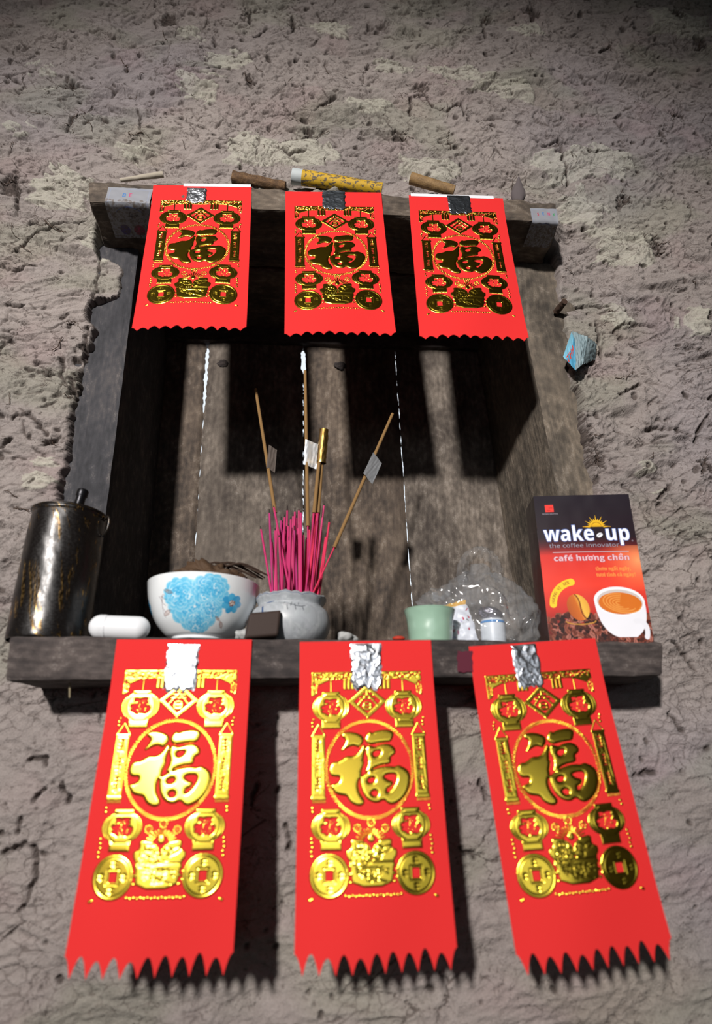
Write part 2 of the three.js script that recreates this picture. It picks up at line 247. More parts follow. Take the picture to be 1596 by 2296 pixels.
structure(mesh('wall_left', block(-2.4, -2.2, 0, 3.2, 0, 4.2), MAT.room));
structure(mesh('wall_right', block(2.2, 2.4, 0, 3.2, 0, 4.2), MAT.room));
const DX0 = -1.7, DX1 = 1.5, DY = 2.15, DS = 1.15;   // unseen opening added in the rear wall, sized for the foil to mirror
structure(mesh('wall_rear', mergeGeometries([block(-2.2, DX0, 0, 3.2, 4.0, 4.2), block(DX1, 2.2, 0, 3.2, 4.0, 4.2), block(DX0, DX1, DY, 3.2, 4.0, 4.2), block(DX0, DX1, 0, DS, 4.0, 4.2)]), MAT.room));
structure(mesh('trim_1', mergeGeometries([block(DX0, DX0 + 0.06, DS, DY, 3.97, 4.2), block(DX1 - 0.06, DX1, DS, DY, 3.97, 4.2), block(DX0, DX1, DY - 0.06, DY, 3.97, 4.2), block(DX0, DX1, DS, DS + 0.06, 3.97, 4.2)]), MAT.boards));

// ---------------------------------------------------------------- window frame: lintel, sill, jambs, boards
const win = structure(new THREE.Group()); win.name = 'window_1'; scene.add(win); win.userData.label = 'boarded window niche with weathered lintel, jambs and sill';
const LX0 = -0.3863, LX1 = 0.3765;
mesh('lintel', hexa([V(LX0, LINTEL_Y0, -0.05), V(LX1, LINTEL_Y0, -0.05), V(LX0, LINTEL_Y1, -0.05), V(LX1, LINTEL_Y1, -0.05), V(LX0 + 0.004, LINTEL_Y0, 0.08), V(LX1 - 0.006, LINTEL_Y0, 0.08), V(LX0, LINTEL_Y1, 0.08), V(LX1 - 0.008, LINTEL_Y1, 0.08)], [90, 8, 16], 0.003, 1, 'x'), MAT.lintel, win);
mesh('head_board', hexa(E8(-0.40, 0.40, LINTEL_Y0 - 0.004, 2.14, -0.26, -0.052), [30, 4, 10], 0.001, 2, 'x'), MAT.lintel, win);
mesh('sill', hexa([V(-0.3564, 1.3735, -0.02), V(0.405, 1.3835, -0.02), V(-0.362, SILL_Y, -0.02), V(0.411, SILL_Y, -0.02), V(-0.3564, 1.3735, 0.09), V(0.405, 1.3835, 0.09), V(-0.362, SILL_Y, 0.09), V(0.411, SILL_Y, 0.09)], [110, 10, 16], 0.0012, 3, 'x'), MAT.sill, win);
mesh('sill_board', hexa(E8(-0.40, 0.42, 1.385, SILL_Y - 0.0005, -0.27, -0.018), [30, 3, 12], 0.0004, 4, 'x'), MAT.sill, win);
const lineX = (a, b, y) => lerp(a.x, b.x, (y - a.y) / (b.y - a.y));
const Lf = [at(306, 606, -0.012), at(205, 1420, -0.012)], Lb = [at(365, 906, ZB), at(322, 1420, ZB)], Rf = [at(1173, 720, -0.012), at(1249, 1106, -0.012)], Rb = [at(1066, 781, ZB), at(1131, 1207, ZB)];
const yb = SILL_Y - 0.02, yt = 2.105, zb = ZB - 0.03;
const at8 = (xa, xb, fl, bl, left) => { const f = (y) => lineX(...fl, y), b = (y) => lineX(...bl, y); return left ? [V(xa, yb, zb), V(b(yb), yb, zb), V(xa, yt, zb), V(b(yt), yt, zb), V(xa, yb, -0.012), V(f(yb), yb, -0.012), V(xa, yt, -0.012), V(f(yt), yt, -0.012)] : [V(b(yb), yb, zb), V(xb, yb, zb), V(b(yt), yt, zb), V(xb, yt, zb), V(f(yb), yb, -0.012), V(xb, yb, -0.012), V(f(yt), yt, -0.012), V(xb, yt, -0.012)]; };
tag(mesh('jamb', hexa(at8(-0.415, 0, Lf, Lb, true), [8, 80, 20], 0.0012, 5), MAT.jambL, win), 'blue-grey weathered jamb board');
tag(mesh('jamb', hexa(at8(0, 0.42, Rf, Rb, false), [8, 80, 20], 0.0012, 6), MAT.jambR, win), 'brownish weathered jamb board');
// four upright boards with uneven edges; daylight comes through the gaps
{
  const gaps = [[at(358, 770, ZB), at(315, 1420, ZB)], [at(465, 780, ZB), at(431, 1330, ZB)], [at(680, 780, ZB), at(679, 1330, ZB)], [at(885, 780, ZB), at(924, 1355, ZB)], [at(1066, 781, ZB), at(1136, 1230, ZB)]];
  // half width of each gap (m) at heights
  const yOf = (py) => at(700, py, ZB).y;
  const width = [() => -0.002,
    (y) => 0.0042 * smooth(yOf(940), yOf(905), y) * (0.75 + 0.4 * N1(y * 60, 1)) + 0.0004 + 0.0011 * N2(y * 38, 2),
    (y) => 0.0042 * smooth(yOf(836), yOf(826), y) * smooth(yOf(783), yOf(790), y) + 0.0003 + 0.0010 * N2(y * 44, 5) + 0.0007 * N1(y * 160, 8),
    (y) => 0.0003 + 0.0006 * N2(y * 30, 7) + 0.0005 * N1(y * 140, 3),
    (y) => -0.0006 + 0.0012 * N2(y * 25, 9)];
  const y0 = SILL_Y - 0.005, y1 = 2.10, n = 220, T = 0.009;
  for (let k = 0; k < 4; k++) {
    const pos = [], uv = [], idx = [], zz = ZB + [0, 0.002, -0.001, 0.001][k], ac = 10;
    const edge = (g, s, y) => lineX(...gaps[g], y) + s * Math.max(width[g](y), -0.0008) + 0.0006 * N3(y * 20, g);
    for (let j = 0; j <= n; j++) {
      const y = lerp(y0, y1, j / n), l = edge(k, 1, y) - (k === 0 ? 0.012 : 0), r = edge(k + 1, -1, y) + (k === 3 ? 0.012 : 0);
      for (let i = 0; i <= ac; i++) { const u = i / ac, x = lerp(l, r, u), e = Math.min(u, 1 - u) * (r - l); pos.push(x, y, zz - 0.002 * smooth(0.003, 0, e) + 0.0012 * N1(x * 20 + k * 9, y * 3)); uv.push(x / 0.5 + k * 0.31, y + k * 0.27); }
      for (let i = 0; i <= ac; i++) { const x = lerp(l + 0.001, r - 0.001, i / ac); pos.push(x, y, zz - T); uv.push(x / 0.5, y); }
    }
    const m = 2 * (ac + 1);
    for (let j = 0; j < n; j++) { const a = j * m, b = a + m; for (let i = 0; i < ac; i++) { idx.push(a + i, a + i + 1, b + i + 1, a + i, b + i + 1, b + i); const c = ac + 1; idx.push(a + c + i, b + c + i + 1, a + c + i + 1, a + c + i, b + c + i, b + c + i + 1); } for (const [p, q] of [[0, ac + 1], [2 * ac + 1, ac]]) idx.push(a + p, b + p, b + q, a + p, b + q, a + q); }
    const g = new THREE.BufferGeometry(); g.setAttribute('position', new THREE.Float32BufferAttribute(pos, 3)); g.setAttribute('uv', new THREE.Float32BufferAttribute(uv, 2)); g.setIndex(idx); g.computeVertexNormals();
    mesh('plank', g, k % 2 ? MAT.plank : MAT.plankB, win);
  }
  mesh('top_rail', hexa(E8(-0.33, 0.335, yOf(778), 2.11, ZB - 0.02, ZB + 0.012), [40, 8, 3], 0.0012, 8, 'x'), MAT.sill, win);
  mesh('bottom_rail', hexa(E8(-0.33, 0.335, SILL_Y - 0.01, SILL_Y + 0.012, ZB - 0.02, ZB - 0.008), [30, 3, 2], 0.0005, 9, 'x'), MAT.sill, win);
  // knot hollow and nails on the boards
  for (const [px, py] of [[500, 815], [762, 820]]) { const p = at(px, py, ZB + 0.003), g = new THREE.SphereGeometry(0.011, 14, 10); g.scale(1, 0.8, 0.35); const a = g.attributes.position; for (let i = 0; i < a.count; i++) { const w = 1 + 0.35 * N3D(a.getX(i) * 200, a.getY(i) * 200, px); a.setXYZ(i, a.getX(i) * w, a.getY(i) * w, a.getZ(i)); } g.computeVertexNormals(); g.translate(p.x, p.y, p.z); mesh('knot', g, MAT.sill, win); }
}

// dry rootlets and straw clinging to the mud
{
  const R = rng(505), gs = [], strand = (px, py, n, len, spread, r) => { const p0 = at(px, py, 0); for (let k = 0; k < n; k++) { let x = p0.x + (R() - 0.5) * spread, y = p0.y + (R() - 0.5) * spread * 0.7, a = R() * 6.283; const pts = [], l = len * (0.4 + R() * 0.9); for (let q = 0; q < 6; q++) { if (inOpen(x, y) > -0.008) break; pts.push(V(x, y, wallH(x, y) + 0.0012 + 0.003 * R())); a += (R() - 0.5) * 1.3; x += Math.cos(a) * l / 6; y += Math.sin(a) * l / 6 - 0.1 * l / 6; } if (pts.length > 3) gs.push(new THREE.TubeGeometry(new THREE.CatmullRomCurve3(pts), 14, r * (0.5 + R()), 5)); } };
  for (const [x, y, a, b] of BLOBS) y < 1300 && strand(x, y, 2, 0.022 + a * 0.0005, 0.0005 * a + 0.004, 0.00045);
  for (const [x, y, n, l] of [[930, 225, 12, 0.08], [1015, 245, 10, 0.06], [190, 270, 8, 0.07], [100, 500, 12, 0.08], [60, 545, 8, 0.07], [170, 880, 14, 0.04], [1325, 1020, 16, 0.045], [1300, 940, 10, 0.04], [1460, 530, 10, 0.07], [1270, 380, 6, 0.06], [650, 300, 10, 0.05], [310, 300, 8, 0.05]]) strand(x, y, n * 0.4, l * 0.6, 0.035, 0.0004);
  for (let k = 0; k < 130; k++) strand(R() * 1596, R() * 1300, 1, 0.012 + R() * 0.02, 0.01, 0.0004);
  const m = mesh('rootlets', mergeGeometries(gs), std({ color: 0x4a3b31, roughness: 0.95 }), wall); m.userData.kind = 'stuff';
}

// ---------------------------------------------------------------- red fortune banners with gold foil relief
MAT.red = phys({ color: lin(0.68, 0.026, 0.026), roughness: 0.8, specularIntensity: 0.35 });
MAT.gold = phys({ color: lin(0.98, 0.70, 0.07), metalness: 1, roughness: 0.2 });
MAT.tape = std({ color: lin(0.80, 0.84, 0.90), metalness: 1, roughness: 0.28 });
MAT.tapeFlat = std({ color: lin(0.66, 0.76, 0.86), metalness: 1, roughness: 0.24 });
MAT.white = std({ color: lin(0.72, 0.74, 0.78), roughness: 0.7 });
const BW = 0.1545, KIND = {
  low: { len: 0.318, face: 0.046, out: 0.030, pow: 1.45, z: 0.0925, teeth: 10, deep: 0.0155 },
  high: { len: 0.300, face: 0.036, out: 0.026, pow: 1.5, z: 0.083, teeth: 10, deep: 0.0065 },
};
// the sheet's surface: x across, s down from the top edge, h above the face (metres)
function sheet(kind, x, s, h) {
  const k = KIND[kind], t = Math.max(0, (s - k.face) / (k.len - k.face)), dz = (q) => { const w = Math.max(0, (q - k.face) / (k.len - k.face)); return k.out * Math.pow(w, k.pow) + 0.0022 * Math.sin(w * 5) * w; };
  const z = dz(s) + 0.004 * t * Math.cos(x / BW * 3.1) - 0.0015 * t * Math.sin(x / BW * 7 + s * 20), sl = (dz(s + 0.001) - dz(s - 0.001)) / 0.002, n = 1 / Math.hypot(1, sl);
  return [x * (1 + 0.015 * t), -s * (1 - 0.004 * t) + h * sl * n, z + h * n];
}
function sheetGeo(kind, x0, x1, s0, s1, nx, ns, h, bottom) {
  const pos = [], uv = [], idx = [], T = 0.0004;
  for (const back of [0, 1]) for (let j = 0; j <= ns; j++) for (let i = 0; i <= nx; i++) {
    const x = lerp(x0, x1, i / nx), e = bottom ? bottom(x) : s1, s = lerp(s0, e, j / ns); pos.push(...sheet(kind, x, s, h - back * T)); uv.push(i / nx, 1 - j / ns);
  }
  const m = nx + 1, o = m * (ns + 1);
  for (let j = 0; j < ns; j++) for (let i = 0; i < nx; i++) { const a = j * m + i; idx.push(a, a + m, a + m + 1, a, a + m + 1, a + 1, o + a, o + a + m + 1, o + a + m, o + a, o + a + 1, o + a + m + 1); }
  const g = new THREE.BufferGeometry(); g.setAttribute('position', new THREE.Float32BufferAttribute(pos, 3)); g.setAttribute('uv', new THREE.Float32BufferAttribute(uv, 2)); g.setIndex(idx); g.computeVertexNormals(); return g;
}
// --- foil motifs: an outline drawn in millimetres (x from the middle, s from the top), raised as a relief
const PXMM = 6;
function relief(x0, x1, s0, s1, draw, R, H, carve, STEP = 0.5) {
  const w = Math.ceil((x1 - x0) * PXMM), h = Math.ceil((s1 - s0) * PXMM);
  const ras = (fn) => { const c = document.createElement('canvas'); c.width = w; c.height = h; const g = c.getContext('2d'); g.fillStyle = '#000'; g.fillRect(0, 0, w, h); g.setTransform(PXMM, 0, 0, PXMM, -x0 * PXMM, -s0 * PXMM); g.fillStyle = g.strokeStyle = '#fff'; g.lineCap = g.lineJoin = 'round'; fn(g); return g.getImageData(0, 0, w, h).data; };
  const dm = ras(draw), dc = carve ? ras(carve) : null, nx = Math.floor((x1 - x0) / STEP), ns = Math.floor((s1 - s0) / STEP);
  const smp = (d, i, j) => { let a = 0, n = 0; const cx = Math.round(i * STEP * PXMM), cy = Math.round(j * STEP * PXMM); for (let v = -1; v <= 1; v++) for (let u = -1; u <= 1; u++) { const X = cx + u, Y = cy + v; if (X >= 0 && Y >= 0 && X < w && Y < h) a += d[(Y * w + X) * 4]; n++; } return a / n / 255; };
  const cov = new Float32Array((nx + 1) * (ns + 1)), hg = new Float32Array(cov.length), W = nx + 1;
  for (let j = 0; j <= ns; j++) for (let i = 0; i <= nx; i++) cov[j * W + i] = smp(dm, i, j);
  // distance to the outline, two-pass chamfer, in millimetres
  const D = new Float32Array(cov.length); for (let q = 0; q < D.length; q++) D[q] = cov[q] > 0.5 ? 99 : 0;
  for (let j = 1; j < ns; j++) for (let i = 1; i < nx; i++) { const q = j * W + i; if (D[q]) D[q] = Math.min(D[q], D[q - 1] + 1, D[q - W] + 1, D[q - W - 1] + 1.414, D[q - W + 1] + 1.414); }
  for (let j = ns - 1; j > 0; j--) for (let i = nx - 1; i > 0; i--) { const q = j * W + i; if (D[q]) D[q] = Math.min(D[q], D[q + 1] + 1, D[q + W] + 1, D[q + W + 1] + 1.414, D[q + W - 1] + 1.414); }
  for (let q = 0; q < D.length; q++) { const d = clamp((D[q] * STEP) / R); hg[q] = H * Math.sqrt(1 - (1 - d) * (1 - d)); if (dc) { const i = q % W, j = (q / W) | 0; hg[q] -= H * 0.75 * smp(dc, i, j) * smooth(0.15, 0.5, d); } }
  let a = hg; for (let k = 0; k < 2; k++) { const b = a.slice(); for (let j = 1; j < ns; j++) for (let i = 1; i < nx; i++) { const q = j * W + i; b[q] = (4 * a[q] + a[q - 1] + a[q + 1] + a[q - W] + a[q + W]) / 8; } a = b; }
  const pts = [], key = new Map(), idx = [];
  const vert = (i, j) => { const k = j * W + i; if (!key.has(k)) { key.set(k, pts.length); pts.push([x0 + i * STEP, s0 + j * STEP, a[k]]); } return key.get(k); };
  const cross = (i, j, p, r) => { const A = j * W + i, B = r * W + p, k = A < B ? 'e' + A + '_' + B : 'e' + B + '_' + A; if (!key.has(k)) { const t = (cov[A] - 0.5) / (cov[A] - cov[B]); key.set(k, pts.length); pts.push([x0 + lerp(i, p, t) * STEP, s0 + lerp(j, r, t) * STEP, 0]); } return key.get(k); };
  for (let j = 0; j < ns; j++) for (let i = 0; i < nx; i++) {
    const c = [[i, j], [i, j + 1], [i + 1, j + 1], [i + 1, j]], poly = [];
    for (let k = 0; k < 4; k++) { const p = c[k], r = c[(k + 1) % 4], ip = cov[p[1] * W + p[0]] > 0.5, ir = cov[r[1] * W + r[0]] > 0.5; if (ip) poly.push(vert(...p)); if (ip !== ir) poly.push(cross(...p, ...r)); }
    for (let k = 1; k + 1 < poly.length; k++) idx.push(poly[0], poly[k], poly[k + 1]);
  }
  return { pts, idx };
}
const reliefGeo = (r, kind, sy = 1, off = 0) => { const p = []; for (const [x, s, h] of r.pts) p.push(...sheet(kind, x / 1000, (s * sy + off) / 1000, (h + 0.08) / 1000)); const g = new THREE.BufferGeometry(); g.setAttribute('position', new THREE.Float32BufferAttribute(p, 3)); g.setIndex(r.idx); g.computeVertexNormals(); return g; };
const poly = (g, p, close = true) => { g.beginPath(); p.forEach(([x, y], i) => i ? g.lineTo(x, y) : g.moveTo(x, y)); if (close) g.closePath(); };
const curve = (g, p) => { const n = p.length; g.beginPath(); for (let i = 0; i < n; i++) { const [x, y] = p[i], [X, Y] = p[(i + 1) % n], mx = (x + X) / 2, my = (y + Y) / 2; i ? g.quadraticCurveTo(x, y, mx, my) : g.moveTo(mx, my); } g.quadraticCurveTo(...p[0], (p[0][0] + p[1][0]) / 2, (p[0][1] + p[1][1]) / 2); g.closePath(); };
const dot = (g, x, y, r) => { g.beginPath(); g.arc(x, y, r, 0, 7); g.fill(); };
const line = (g, w, ...p) => { g.lineWidth = w; poly(g, p, false); g.stroke(); };
// the big character, brush shapes in units of the ring (centre 775,965; radii 725,850 of the traced view)
const GX = (x) => (x - 775) / 725 * 47.5, GY = (y) => 138 + (y - 965) / 850 * 49.5, GP = (a) => a.map(([x, y]) => [GX(x), GY(y)]);
const FU = [
  [[320, 340], [420, 310], [560, 330], [660, 380], [700, 440], [680, 530], [610, 615], [560, 590], [510, 575], [430, 600], [330, 665], [300, 650], [345, 570], [385, 490], [375, 440], [325, 420]],
  [[690, 540], [730, 590], [700, 700], [680, 800], [690, 880], [660, 960], [640, 1010], [640, 1100], [590, 1160], [580, 1260], [600, 1380], [680, 1500], [670, 1570], [600, 1610], [500, 1580], [430, 1520], [390, 1430], [300, 1420], [210, 1390], [160, 1310], [130, 1230], [190, 1220], [260, 1190], [280, 1140], [270, 1100], [170, 1110], [120, 1060], [105, 980], [130, 880], [190, 835], [250, 840], [330, 790], [410, 740], [520, 750], [590, 690], [640, 610]],
  [[710, 440], [740, 370], [800, 310], [830, 345], [920, 305], [1050, 290], [1150, 300], [1210, 350], [1190, 430], [1150, 520], [1040, 525], [920, 540], [820, 560], [760, 545], [720, 510]],
  [[790, 560], [860, 600], [960, 560], [1080, 540], [1180, 580], [1230, 660], [1210, 740], [1130, 780], [1140, 850], [1110, 910], [980, 920], [860, 960], [780, 1020], [700, 1040], [700, 1000], [740, 920], [750, 820], [720, 740], [715, 640], [740, 570]],
  [[600, 1120], [690, 1060], [800, 1000], [940, 950], [1100, 930], [1190, 950], [1250, 915], [1360, 970], [1440, 1060], [1430, 1240], [1370, 1400], [1260, 1530], [1120, 1600], [1040, 1570], [980, 1500], [900, 1560], [800, 1550], [710, 1490], [650, 1390], [620, 1280]],
];
const FUHOLES = [
  [[820, 690], [900, 650], [990, 650], [960, 740], [900, 780], [840, 780]].map(([x, y]) => [lerp(900, x, 0.8), lerp(720, y, 0.75)]),
  [[850, 580], [960, 545], [1100, 530], [960, 560], [870, 605]],
  [[720, 1160], [780, 1130], [860, 1120], [860, 1190], [800, 1230], [740, 1220]].map(([x, y]) => [lerp(795, x, 0.85), lerp(1170, y, 0.8)]),
  [[1000, 1110], [1080, 1080], [1190, 1080], [1215, 1140], [1180, 1240], [1110, 1340], [1050, 1390], [1040, 1320], [1080, 1310], [1140, 1270], [1150, 1190], [1090, 1180], [1040, 1150]],
  [[770, 1370], [830, 1330], [900, 1350], [900, 1440], [840, 1460], [790, 1420]].map(([x, y]) => [lerp(835, x, 0.8), lerp(1395, y, 0.75)]),
];
const drawFu = (g, T) => { g.fillStyle = '#fff'; for (const p of FU) { curve(g, T(p)); g.fill(); } g.fillStyle = '#000'; for (const p of FUHOLES) { curve(g, T(p)); g.fill(); } };
const lantern = (cx, top, midY, bot, fr, rx) => relief(cx - rx - 1, cx + rx + 1, top - 1.5, fr + 1, (g) => {
  g.fillRect(cx - 10, top, 20, 5); g.beginPath(); g.ellipse(cx, midY, rx, (bot - top - 3) / 2 + 0.5, 0, 0, 7); g.fill(); g.fillRect(cx - 10.5, bot - 2, 21, fr - bot + 1);
  g.fillStyle = '#000'; for (let k = -9; k <= 9; k += 2.2) g.fillRect(cx + k, fr - 2.4, 0.7, 4);
  // the little character is left red
  const T = (a) => a.map(([x, y]) => [cx + (x - 775) / 725 * rx * 0.56, midY + (y - 965) / 850 * rx * 0.52]);
  for (const p of FU) { curve(g, T(p)); g.fill(); } g.fillStyle = '#fff'; for (const p of FUHOLES) { curve(g, T(p)); g.fill(); }
}, 2.4, 0.55, (g) => { g.lineWidth = 1.0; for (const k of [0.88, 0.74]) for (const s of [-1, 1]) { g.beginPath(); g.ellipse(cx, midY, rx * k, (bot - top) / 2 - 0.5, 0, s > 0 ? -1.1 : 2.0, s > 0 ? 1.1 : 4.25); g.stroke(); } line(g, 0.7, [cx - 9, top + 5], [cx + 9, top + 5]); line(g, 0.7, [cx - 9, bot], [cx + 9, bot]); });
const coin = (cx, cy) => relief(cx - 21, cx + 21, cy - 21, cy + 21, (g) => { dot(g, cx, cy, 19.9); g.fillStyle = '#000'; g.fillRect(cx - 3.6, cy - 4, 7.2, 8.4); }, 2.2, 0.6,
  (g) => { g.lineWidth = 0.9; g.beginPath(); g.arc(cx, cy, 16.8, 0, 7); g.stroke(); g.strokeRect(cx - 5.8, cy - 6.2, 11.6, 12.6); for (const [dx, dy] of [[0, -11.5], [0, 11.5], [-11.2, 0], [11.2, 0]]) { g.lineWidth = 0.8; line(g, 0.8, [cx + dx - 2.4, cy + dy - 1.6], [cx + dx + 2.4, cy + dy - 1.6]); line(g, 0.8, [cx + dx - 2.4, cy + dy + 1.4], [cx + dx + 2.4, cy + dy + 1.4]); line(g, 0.8, [cx + dx, cy + dy - 3], [cx + dx, cy + dy + 3]); } });
const scroll = (cx, fl, seed) => { const R = rng(seed); return relief(cx - 9, cx + 9, 90, 174, (g) => {
  line(g, 1.5, [cx - 7.2, 104], [cx, 92], [cx + 7.2, 104]); g.fillRect(cx - 8, 103, 16, 2.6); g.fillRect(cx - 7, 104, 14, 64); g.fillRect(cx - 8, 165, 16, 2.5); for (let k = -6.4; k < 7; k += 1.6) g.fillRect(cx + k, 167, 1, 4.6);
  g.fillStyle = '#000'; for (let k = 0; k < 3; k++) { const y = 109 + k * 19; for (let i = 0; i < 4; i++) g.fillRect(cx - 3.6 + R() * 2, y + i * 3.4 + (fl ? 1 : 0), 2.4 + R() * 3, 0.55); g.fillRect(cx - 0.3 + R(), y - 1, 0.5, 12); }
}, 1.2, 0.35, (g) => { g.lineWidth = 0.5; g.strokeRect(cx - 6, 106, 12, 58); for (let k = 0; k < 30; k++) line(g, 0.5, [cx - 5 + R() * 10, 107 + R() * 55], [cx - 5 + R() * 10, 107 + R() * 55]); }); };
const flower = (g, x, y, r) => { for (let k = 0; k < 8; k++) dot(g, x + Math.cos(k * 0.785) * r, y + Math.sin(k * 0.785) * r, r * 0.36); dot(g, x, y, r * 0.3); };
const RL = {
  fortune_character: [relief(-47, 47, 90, 188, (g) => drawFu(g, GP), 4.2, 1.25)],
  beaded_ring: [relief(-51, 51, 86, 190, (g) => { g.lineWidth = 0.6; g.beginPath(); g.ellipse(0, 138, 46.6, 48.6, 0, 0, 7); g.stroke(); for (let k = 0; k < 104; k++) { const t = k / 104 * 6.2832; dot(g, 45.4 * Math.cos(t), 138 + 47.3 * Math.sin(t), 0.98); dot(g, 47.9 * Math.cos(t + 0.03), 138 + 49.9 * Math.sin(t + 0.03), 0.98); } }, 0.9, 0.5, null, 0.34)],
  lantern: [lantern(-41, 57, 74, 90, 98.5, 21), lantern(41, 57, 74, 90, 98.5, 21), lantern(-42, 177, 193.5, 208, 217, 20.5), lantern(41, 177, 193.5, 208, 217, 20.5)],
  coin: [coin(-44, 237.3), coin(43, 237)],
  scroll: [scroll(-55, 0, 4), scroll(55.5, 1, 9)],
  diamond_panel: [relief(-24, 24, 48, 89, (g) => { poly(g, [[0, 49.5], [22.5, 68], [0, 87.5], [-22.5, 68]]); g.fill(); g.fillStyle = '#000'; poly(g, [[0, 55], [15, 68], [0, 81], [-15, 68]]); g.fill(); g.fillStyle = '#fff'; line(g, 2.2, [0, 53], [0, 61]); for (const y of [58, 61.5, 65]) line(g, 1.7, [-5 - (y - 58) * 0.5, y], [5 + (y - 58) * 0.5, y]); line(g, 2.4, [0, 60], [-10, 71]); line(g, 2.4, [0, 60], [10, 71]); curve(g, [[-5, 68], [5, 68], [6, 78], [-6, 78]]); g.fill(); g.fillStyle = '#000'; g.fillRect(-2.6, 70, 5, 1.3); g.fillRect(-2.6, 73.6, 5, 1.3); g.fillStyle = '#000'; for (let k = 0; k < 9; k++) for (const [a, b] of [[1, 1], [1, -1], [-1, 1], [-1, -1]]) dot(g, a * (2 + k * 2.05), 68 + b * (17 - k * 1.72), 0.55); }, 1.0, 0.4)],
  border_trim: [relief(-65, 65, 33, 66, (g) => {
    const R = rng(31); g.fillRect(-63, 35, 126, 8.6); for (const s of [-1, 1]) { poly(g, [[s * 63, 35], [s * 63, 62], [s * 57, 60], [s * 56, 50], [s * 44, 45], [s * 30, 43]]); g.fill(); line(g, 1.8, [s * 41, 43], [s * 41, 57.5]); for (const x of [16, 20.5, 25]) g.fillRect(s * x - 1.8, 44, 3.8, 11); }
    g.fillStyle = '#000'; for (let k = 0; k < 230; k++) { const x = -62 + R() * 124, y = 36 + R() * 7; g.fillRect(x, y, 0.5 + R() * 2.4, 0.55); } for (let k = 0; k < 80; k++) { const s = R() < 0.5 ? -1 : 1, x = s * (57 + R() * 5), y = 45 + R() * 15; g.fillRect(x, y, 0.6, 0.5 + R() * 2.2); }
  }, 1.0, 0.35)],
  treasure_basket: [relief(-29, 29, 186, 252, (g) => {
    for (let k = 0; k < 13; k++) { const t = Math.PI * (1.1 + 0.8 * k / 12); line(g, 1.5, [-1 + 9 * Math.cos(t), 210 + 9 * Math.sin(t)], [-1 + 17 * Math.cos(t), 211 + 15.5 * Math.sin(t)]); }
    dot(g, -1, 205, 3.6); for (const s of [-1, 1]) { curve(g, [[-1, 213], [s * 8 - 1, 207], [s * 22 - 1, 204], [s * 20 - 1, 214], [s * 27 - 1, 215], [s * 24 - 1, 226], [-1, 228]]); g.fill(); }
    poly(g, [[-24, 224], [22, 224], [19, 244], [8, 248], [-10, 248], [-21, 244]]); g.fill(); flower(g, -15, 195.5, 3.4); flower(g, -0.5, 190.5, 3.6); flower(g, 14, 196, 3.4); line(g, 1.2, [-0.5, 194], [-0.8, 202]);
    for (const s of [-1, 1]) for (let k = 0; k < 5; k++) dot(g, s * (22 + (k % 2) * 3) - 1, 229 + k * 3.6, 1.6);
  }, 2.2, 0.7, (g) => { const R = rng(12); for (let k = 0; k < 16; k++) { g.lineWidth = 0.7; g.beginPath(); g.ellipse(-18 + R() * 34, 212 + R() * 14, 3 + R() * 3, 2.2 + R() * 1.6, R() * 3, 0, 7); g.stroke(); } line(g, 0.8, [-23, 226], [21, 226]); for (let k = 0; k < 18; k++) line(g, 0.6, [-19 + R() * 36, 229 + R() * 15], [-19 + R() * 36, 229 + R() * 15]); g.lineWidth = 0.9; g.strokeRect(-6, 231, 10, 11); })],
  bead_row: [relief(-66, 66, 86, 262, (g) => { for (let k = 0; k < 17; k++) dot(g, -28 + k * 3.45, 254.6 + (k % 2) * 0.7, 1.45); for (const s of [-1, 1]) { for (const y of [86.8, 90.4, 94, 175.5, 179.4, 204, 208, 212, 216, 220]) dot(g, s * 61.5 + (y % 3 - 1) * 0.5, y, 1.5); dot(g, s * 63, 258, 1.5); dot(g, s * 61, 257, 1.3); } }, 1.3, 0.5)],
};
const bannerParts = {};
for (const kind of ['low', 'high']) {
  const k = KIND[kind], R = rng(kind === 'low' ? 5 : 6);
  const jag = Array.from({ length: 12 }, () => 0.8 + 0.4 * R());
  const bottom = (x) => { const u = (x / BW + 0.5) * k.teeth + 0.5, i = Math.floor(u), f = Math.abs(u - i - 0.5) * 2; return k.len - k.deep * jag[i] * Math.cos(f * Math.PI / 2); };
  const list = [['paper', sheetGeo(kind, -BW / 2, BW / 2, 0, k.len, 160, 70, 0, bottom), MAT.red]];
  for (const [n, rs] of Object.entries(RL)) for (const r of rs) list.push([n, reliefGeo(r, kind, kind === 'low' ? 1 : 0.985, kind === 'low' ? 0 : -3), MAT.gold]);
  bannerParts[kind] = list;
}
